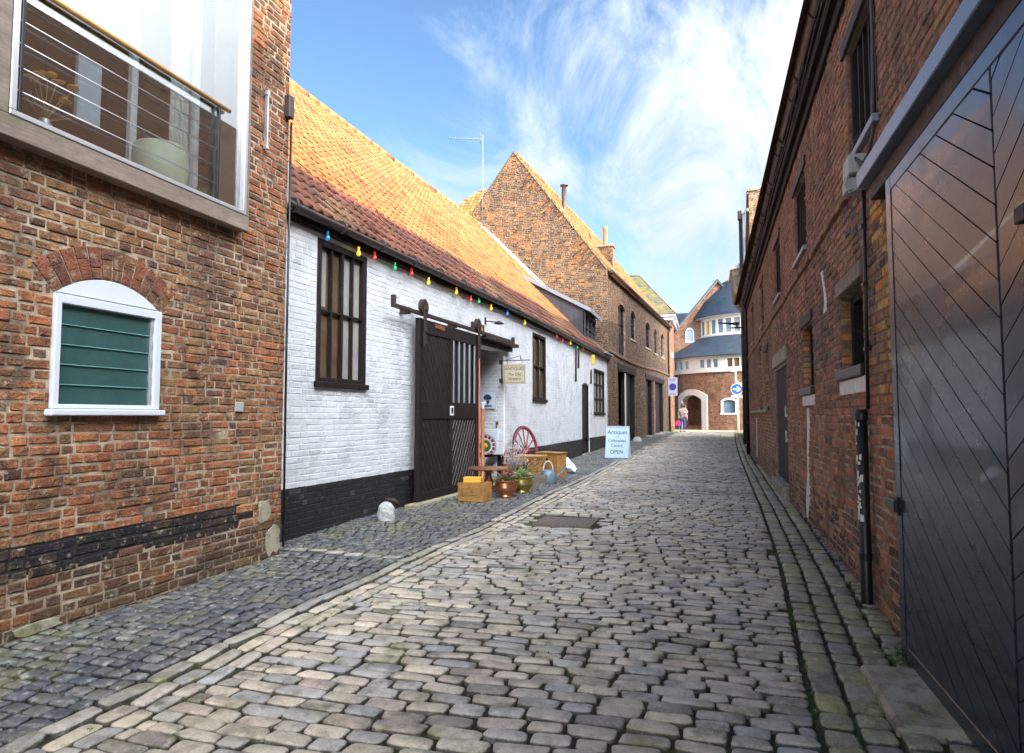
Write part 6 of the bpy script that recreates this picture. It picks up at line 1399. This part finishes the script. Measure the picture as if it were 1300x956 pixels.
# wicker hamper
t = Thing('wicker_hamper', 'honey coloured wicker hamper below the red cart wheel', 'hamper', gp(-3.72, 13.6), rz=-4); g = G(); rws = 9
for (ax, L_, off) in (('x', .29, -.20), ('x', .29, .20), ('y', .20, -.29), ('y', .20, .29)):
    for j in range(rws):
        k = 1 + .12 * j / rws; n = 11 if ax == 'x' else 8
        for i in range(n):
            a0 = -L_ + 2 * L_ * i / n; a1 = a0 + 2 * L_ / n - .004; z_ = .02 + j * .048; bump = .014 * (1 if (i + j) % 2 else -.5); c = tone([(.50, .27, .09), (.34, .16, .05), (.58, .34, .13)], rp)
            if ax == 'x': g.box((a0 * k, off * k - .006 - bump, z_), (a1 * k, off * k + .006 - bump, z_ + .036), .008, col=c)
            else: g.box((off * k - .006 - bump, a0 * k, z_), (off * k + .006 - bump, a1 * k, z_ + .036), .008, col=c)
g.box((-.27, -.18, .0), (.27, .18, .03), .005, col=(.35, .18, .06)); t.part('basket', g, 'wicker')
g = G(); g.box((-.345, -.24, .455), (.345, .24, .485), .012, col=(.46, .25, .08)); 
for i in range(14): g.box((-.34 + i * .049, -.238, .485), (-.34 + i * .049 + .044, .238, .492), .004, col=tone([(.50, .27, .09), (.44, .22, .07)], rp))
t.part('lid', g, 'wicker')
# cart wheel leaning on the wall
def tilted(base, lean, yaw): return Matrix.Translation(base) @ Matrix.Rotation(R(yaw), 4, 'Z') @ Matrix.Rotation(R(lean), 4, 'X') @ Matrix.Rotation(R(90), 4, 'X')
t = Thing('cart_wheel', 'dark red spoked wooden cart wheel leaning against the whitewashed wall', 'wheel', gp(-3.93, 14.15), rz=77)
Wm = Matrix.Translation((0, 0, .56)) @ Matrix.Rotation(R(-9), 4, 'X') @ Matrix.Rotation(R(90), 4, 'X')
g = G(); g.lathe([(.50, -.025), (.55, -.025), (.55, .025), (.50, .025), (.50, -.025)], mtx=Wm, n=44); t.part('rim', g, 'wheel')
g = G(); g.lathe([(.551, -.02), (.562, -.02), (.562, .02), (.551, .02), (.551, -.02)], mtx=Wm, n=44); t.part('tyre', g, 'iron')
g = G(); g.lathe([(0, -.09), (.05, -.09), (.06, -.04), (.075, 0), (.06, .04), (.05, .09), (0, .09)], mtx=Wm, n=20); t.part('hub', g, 'wheel')
for i in range(12):
    a = 2 * math.pi * i / 12; g = G(); g.tube([Wm @ Vector((math.cos(a) * .06, math.sin(a) * .06, 0)), Wm @ Vector((math.cos(a) * .3, math.sin(a) * .3, 0)), Wm @ Vector((math.cos(a) * .505, math.sin(a) * .505, 0))], [.02, .014, .018], 7); t.part('spoke', g, 'wheel')
# barrel head / round tray
t = Thing('round_tray', 'round brown wooden tray standing on edge beside the wicker hamper', 'tray', gp(-4.0, 13.25), rz=80); Wt = Matrix.Translation((0, 0, .325)) @ Matrix.Rotation(R(-10), 4, 'X') @ Matrix.Rotation(R(90), 4, 'X')
g = G(); g.lathe([(0, -.012), (.30, -.012), (.32, -.02), (.325, .0), (.31, .035), (.295, .03), (.29, .008), (0, .008)], mtx=Wt, n=44); t.part('tray', g, 'brown_wood'); g = G(); g.lathe([(.16, .0085), (.16, .014), (.15, .014), (.15, .0085)], mtx=Wt, n=36); t.part('inlay_ring', g, 'brass')
# upright wooden box behind the can
t = Thing('wooden_chest', 'open brown wooden chest on its side behind the watering can', 'chest', gp(-3.33, 14.1), rz=-24); g = G()
for a, b in (((-.28, -.17, 0), (.28, -.15, .52)), ((-.28, -.149, 0), (-.26, .17, .52)), ((.26, -.149, 0), (.28, .17, .52)), ((-.259, -.149, 0), (.259, .17, .02)), ((-.30, -.19, .521), (.30, .18, .545))): g.box(a, b, .004)
t.part('box', g, 'pine'); g = G(); g.box((-.02, -.178, .34), (.03, -.1705, .42), .003); t.part('lock', g, 'iron')
t = Thing('folded_cloth', 'crumpled white cloth on the pavement behind the wooden chest', 'cloth', gp(-3.25, 15.3)); g = G(); n = 14; vs = [];
for i in range(n + 1):
    for j in range(n + 1): x, y = (i / n - .5) * .5, (j / n - .5) * .4; vs.append((x, y, max(0, .34 * math.exp(-(x * x + y * y) * 22)) + .02 * math.sin(x * 40 + y * 21) + .012))
g.sm = True; g.add(vs, [(i * (n + 1) + j, (i + 1) * (n + 1) + j, (i + 1) * (n + 1) + j + 1, i * (n + 1) + j + 1) for i in range(n) for j in range(n)]); t.part('cloth', g, 'cloth')
# watering can
t = Thing('watering_can', 'blue grey zinc watering can with pale hoop handle on the pavement', 'watering can', gp(-3.10, 12.82), rz=25); g = G(); g.lathe([(0, 0), (.125, 0), (.13, .01), (.135, .08), (.13, .20), (.10, .25), (.085, .265), (.08, .26), (.08, .25)], n=28, sx=1.1); t.part('body', g, 'zinc')
g = G(); g.tube([(.12, 0, .06), (.22, 0, .16), (.36, 0, .29)], [.03, .02, .014], 10); g.lathe([(0, .02), (.045, .02), (.03, -.02), (.014, -.04)], mtx=T3((.365, 0, .295), ry=50), n=12); t.part('spout', g, 'zinc')
g = G(); g.tube([(math.cos(a) * .10, 0, .24 + math.sin(a) * .20) for a in [math.pi * i / 14 for i in range(15)]], .011, 8); t.part('handle', g, 'cloth')
g = G(); g.tube([(.0, 0, .30), (.28, 0, .24)], .005, 5); t.part('brace', g, 'zinc')
# whitewashed corner stone
t = Thing('spur_stone', 'rounded whitewashed stone bollard at the foot of the black plinth', 'bollard', gp(-4.14, 7.95), rz=5)
g = G(); n = 22; vs = []; L_ = 12
for j in range(L_ + 1):
    z_ = .245 * j / L_; rad = 1.0 - .1 * z_ if z_ < .11 else (1 - .011) * math.sqrt(max(0.0, 1 - ((z_ - .11) / .137) ** 2))
    for k in range(n): a = 2 * math.pi * k / n; w_ = 1 + .06 * math.sin(3 * a + j) + .03 * math.sin(7 * a + 2 * j); vs.append((math.cos(a) * .12 * rad * w_, math.sin(a) * .085 * rad * w_, z_))
fs = [(j * n + k, j * n + (k + 1) % n, (j + 1) * n + (k + 1) % n, (j + 1) * n + k) for j in range(L_) for k in range(n)] + [tuple(L_ * n + k for k in range(n))]
g.sm = True; g.add(vs, fs); t.part('stone', g, 'whitestone')
t = Thing('drain_gully', 'short rusty pipe stub beside the whitewashed stone', 'pipe', (-4.34, 8.3, .1)); g = G(); g.tube([(0, 0, .18), (.1, .06, .17), (.16, .08, .12)], .03, 8); t.part('pipe', g, 'iron')
t = Thing('loose_stone', 'pale loose lump of stone at the foot of the warehouse doorway', 'stone', gp(-3.2, 30.8)); g = G(); g.lathe([(0, .22), (.12, .2), (.2, .1), (.22, 0)], n=9); t.part('stone', g, 'whitestone')

# ------------------------------------------------------------------ road signs at the far end
zf = .5
t = Thing('waiting_sign', 'grey plate with a dark blue roundel on a post beside the warehouse corner', 'sign', (-2.13, 42.2, .45)); g = G(); g.tube([(-.18, 0, 0), (-.18, 0, 3.2)], .035, 8); t.part('post', g, 'black_paint'); g = G(); g.box((-.29, -.05, 2.25), (.27, -.03, 3.4), .01); PL = t.part('plate', g, 'grey_sign')
g = G(); g.lathe([(.22, 0), (.22, .01), (0, .01)], mtx=T3((-.01, -.052, 2.82), rx=90), n=32, flat=True); t.part('roundel', g, 'darkblue_sign', parent=PL)
g = G()
for z_, w_ in ((3.28, .22), (3.18, .15), (2.35, .2)): g.box((-.01 - w_, -.056, z_), (-.01 + w_, -.051, z_ + .035), .001)
t.part('plate_stripe', g, 'blue_sign', parent=PL)
t = Thing('arrow_sign', 'round blue sign with a white arrow pointing right on a cream post', 'sign', (1.72, 44.6, .45)); g = G(); g.tube([(.08, 0, 0), (.08, 0, 2.6)], .06, 10); g.tube([(.08, 0, 2.55), (-.02, 0, 3.4), (-.02, 0, 3.85)], .05, 8); t.part('post', g, 'cream')
g = G(); g.tube([(-.02, 0, 3.85), (-.5, 0, 3.95)], [.05, .03], 8); g.tube([(.0, 0, 3.2), (.45, -.1, 3.02)], [.05, .03], 8); t.part('lamp_arm', g, 'cream')
g = G(); g.lathe([(.36, 0), (.36, .015), (0, .015)], mtx=T3((.03, -.08, 2.72), rx=90), n=36, flat=True); DK = t.part('disc', g, 'blue_sign')
g = G(); g.lathe([(.37, 0), (.37, .018), (.34, .018), (.34, 0)], mtx=T3((.03, -.08, 2.72), rx=90), n=36); t.part('disc_rim', g, 'white_sign', parent=DK)
g = G(); g.prism([(-.20, 2.675), (.06, 2.675), (-.02, 2.56), (.08, 2.56), (.25, 2.72), (.08, 2.88), (-.02, 2.88), (.06, 2.765), (-.20, 2.765)], lambda a, b, d: Vector((a + .03, -.097 - d, b)), 0, .006); t.part('arrow', g, 'white_sign', parent=DK)
g = G(); g.box((-.33, -.09, 2.16), (.40, -.07, 2.33), .006); t.part('supplementary_plate', g, 'white_sign')

# ------------------------------------------------------------------ people
def skin_body(name, joints, edges, mt_, parent, root=0, sub=2):
    me = bpy.data.meshes.new(name); me.from_pydata([j[0] for j in joints], edges, []); o = bpy.data.objects.new(name, me); sc.collection.objects.link(o)
    sm = o.modifiers.new('skin', 'SKIN'); sm.use_smooth_shade = True
    for i, sv in enumerate(me.skin_vertices[0].data): sv.radius = joints[i][1] if isinstance(joints[i][1], tuple) else (joints[i][1],) * 2; sv.use_root = (i == root)
    ss = o.modifiers.new('sub', 'SUBSURF'); ss.levels = sub; ss.render_levels = sub
    dg = bpy.context.evaluated_depsgraph_get(); m2 = bpy.data.meshes.new_from_object(o.evaluated_get(dg)); o.modifiers.clear(); bpy.data.objects.remove(o)
    m2.name = name; m2.materials.clear(); m2.materials.append(MA[mt_]); 
    for p in m2.polygons: p.use_smooth = True
    o = bpy.data.objects.new(name, m2); sc.collection.objects.link(o); o.parent = parent; return o
px_, py_ = -1.62, 43.0
t = Thing('person', 'person in fawn coat and blue jeans carrying a small child by the white arch', 'person', (px_, py_, .424), rz=10)
J = [((0, 0, .95), (.15, .11)), ((0, 0, 1.15), (.15, .11)), ((0, .0, 1.38), (.17, .11)), ((0, 0, 1.5), .055), ((0, 0, 1.58), (.07, .085)), ((.0, 0, 1.70), (.075, .09)),
     ((-.19, 0, 1.42), .06), ((-.24, .02, 1.15), .048), ((-.22, -.04, .92), .038), ((-.22, -.05, .83), .035),
     ((.19, 0, 1.42), .06), ((.27, -.05, 1.20), .048), ((.16, -.22, 1.20), .038), ((.10, -.26, 1.22), .035),
     ((-.09, 0, .88), .09), ((-.10, 0, .48), .065), ((-.11, .02, .09), .045), ((-.12, -.13, .04), .035), ((.09, 0, .88), .09), ((.10, -.02, .48), .065), ((.11, .01, .09), .045), ((.13, -.14, .04), .035)]
E_ = [(0, 1), (1, 2), (2, 3), (3, 4), (4, 5), (2, 6), (6, 7), (7, 8), (8, 9), (2, 10), (10, 11), (11, 12), (12, 13), (0, 14), (14, 15), (15, 16), (16, 17), (0, 18), (18, 19), (19, 20), (20, 21)]
body = skin_body('body', J, E_, 'skin', t.e)
Jc = [((0, 0, .80), (.21, .16)), ((0, 0, 1.12), (.18, .13)), ((0, 0, 1.40), (.20, .13)), ((0, 0, 1.5), .075), ((-.20, 0, 1.42), .075), ((-.25, .02, 1.15), .062), ((-.225, -.04, .93), .05), ((.20, 0, 1.42), .075), ((.28, -.05, 1.20), .062), ((.16, -.22, 1.20), .052)]
skin_body('coat', Jc, [(0, 1), (1, 2), (2, 3), (2, 4), (4, 5), (5, 6), (2, 7), (7, 8), (8, 9)], 'coat', t.e)
Jt = [((0, 0, .90), (.16, .12)), ((-.09, 0, .82), .105), ((-.10, 0, .48), .082), ((-.11, .02, .14), .065), ((.09, 0, .82), .105), ((.10, -.02, .48), .082), ((.11, .01, .14), .065)]
skin_body('trousers', Jt, [(0, 1), (1, 2), (2, 3), (0, 4), (4, 5), (5, 6)], 'jeans', t.e)
g = G(); g.lathe([(0, .12), (.05, .11), (.09, .06), (.10, 0), (.095, -.06), (.07, -.12), (0, -.13)], (0, -.012, 1.69), 16, sy=1.1); t.part('hair', g, 'hair')
for s_ in (-1, 1): g = G(); g.tube([(s_ * .11, .03, .05), (s_ * .12, -.08, .05), (s_ * .125, -.16, .035)], [.055, .05, .035], 8); t.part('shoe', g, 'black_paint')
t = Thing('person', 'small child in pink held against the shoulder of the adult in the fawn coat', 'person', (px_ + .17, py_ + .05, .424 + 1.05), rz=20)
J = [((0, 0, .10), (.09, .08)), ((0, 0, .32), (.10, .08)), ((0, 0, .42), .04), ((0, 0, .48), .06), ((0, 0, .58), .075), ((-.12, -.03, .34), .035), ((-.2, -.08, .38), .026), ((.11, -.05, .32), .035), ((.15, -.12, .22), .026), ((-.06, -.05, .02), .05), ((-.08, -.14, -.12), .035), ((-.08, -.12, -.28), .03), ((.07, -.05, .02), .05), ((.10, -.10, -.14), .035), ((.10, -.08, -.30), .03)]
skin_body('body', J, [(0, 1), (1, 2), (2, 3), (3, 4), (1, 5), (5, 6), (1, 7), (7, 8), (0, 9), (9, 10), (10, 11), (0, 12), (12, 13), (13, 14)], 'skin', t.e, sub=1)
skin_body('clothes', [((0, 0, .05), (.12, .11)), ((0, 0, .33), (.12, .10)), ((-.12, -.03, .35), .05), ((.11, -.05, .33), .05), ((-.08, -.14, -.12), .05), ((.10, -.10, -.14), .05)], [(0, 1), (1, 2), (1, 3), (0, 4), (0, 5)], 'pinkcloth', t.e, sub=1)
g = G(); g.lathe([(0, .09), (.05, .075), (.08, .02), (.075, -.04), (0, -.06)], (0, .012, .60), 12); t.part('hair', g, 'hair')
t = Thing('bag', 'bright pink bag hanging from the hand of the person in the fawn coat', 'bag', (px_ - .25, py_ - .08, .424 + .42)); g = G(); g.prism([(-.16, 0), (.14, 0), (.17, .24), (.10, .30), (-.12, .30), (-.18, .22)], lambda a, b, d: Vector((a, d, b)), -.06, .06, bev=.02); t.part('pouch', g, 'pinkbag'); g = G(); g.tube([(-.08, 0, .29), (-.03, 0, .42), (.03, 0, .43), (.08, 0, .29)], .012, 6); t.part('strap', g, 'pinkbag')
# low hedge clump at the lane corners
for (x, y, lb, s_) in ((-2.18, 42.0, 'dark bushy plant at the foot of the post by the warehouse corner', .32), (1.45, 36.4, 'small dark shrub at the base of the far right wall', .25)):
    t = Thing('shrub', lb, 'shrub', (x, y, gz(y))); g = G(); g.tube([(0, 0, 0), (0, 0, .2)], .03, 6); t.part('stem', g, 'stem'); foliage(t, 420, s_, .02, s_ * 1.7, 'leaf', .035)
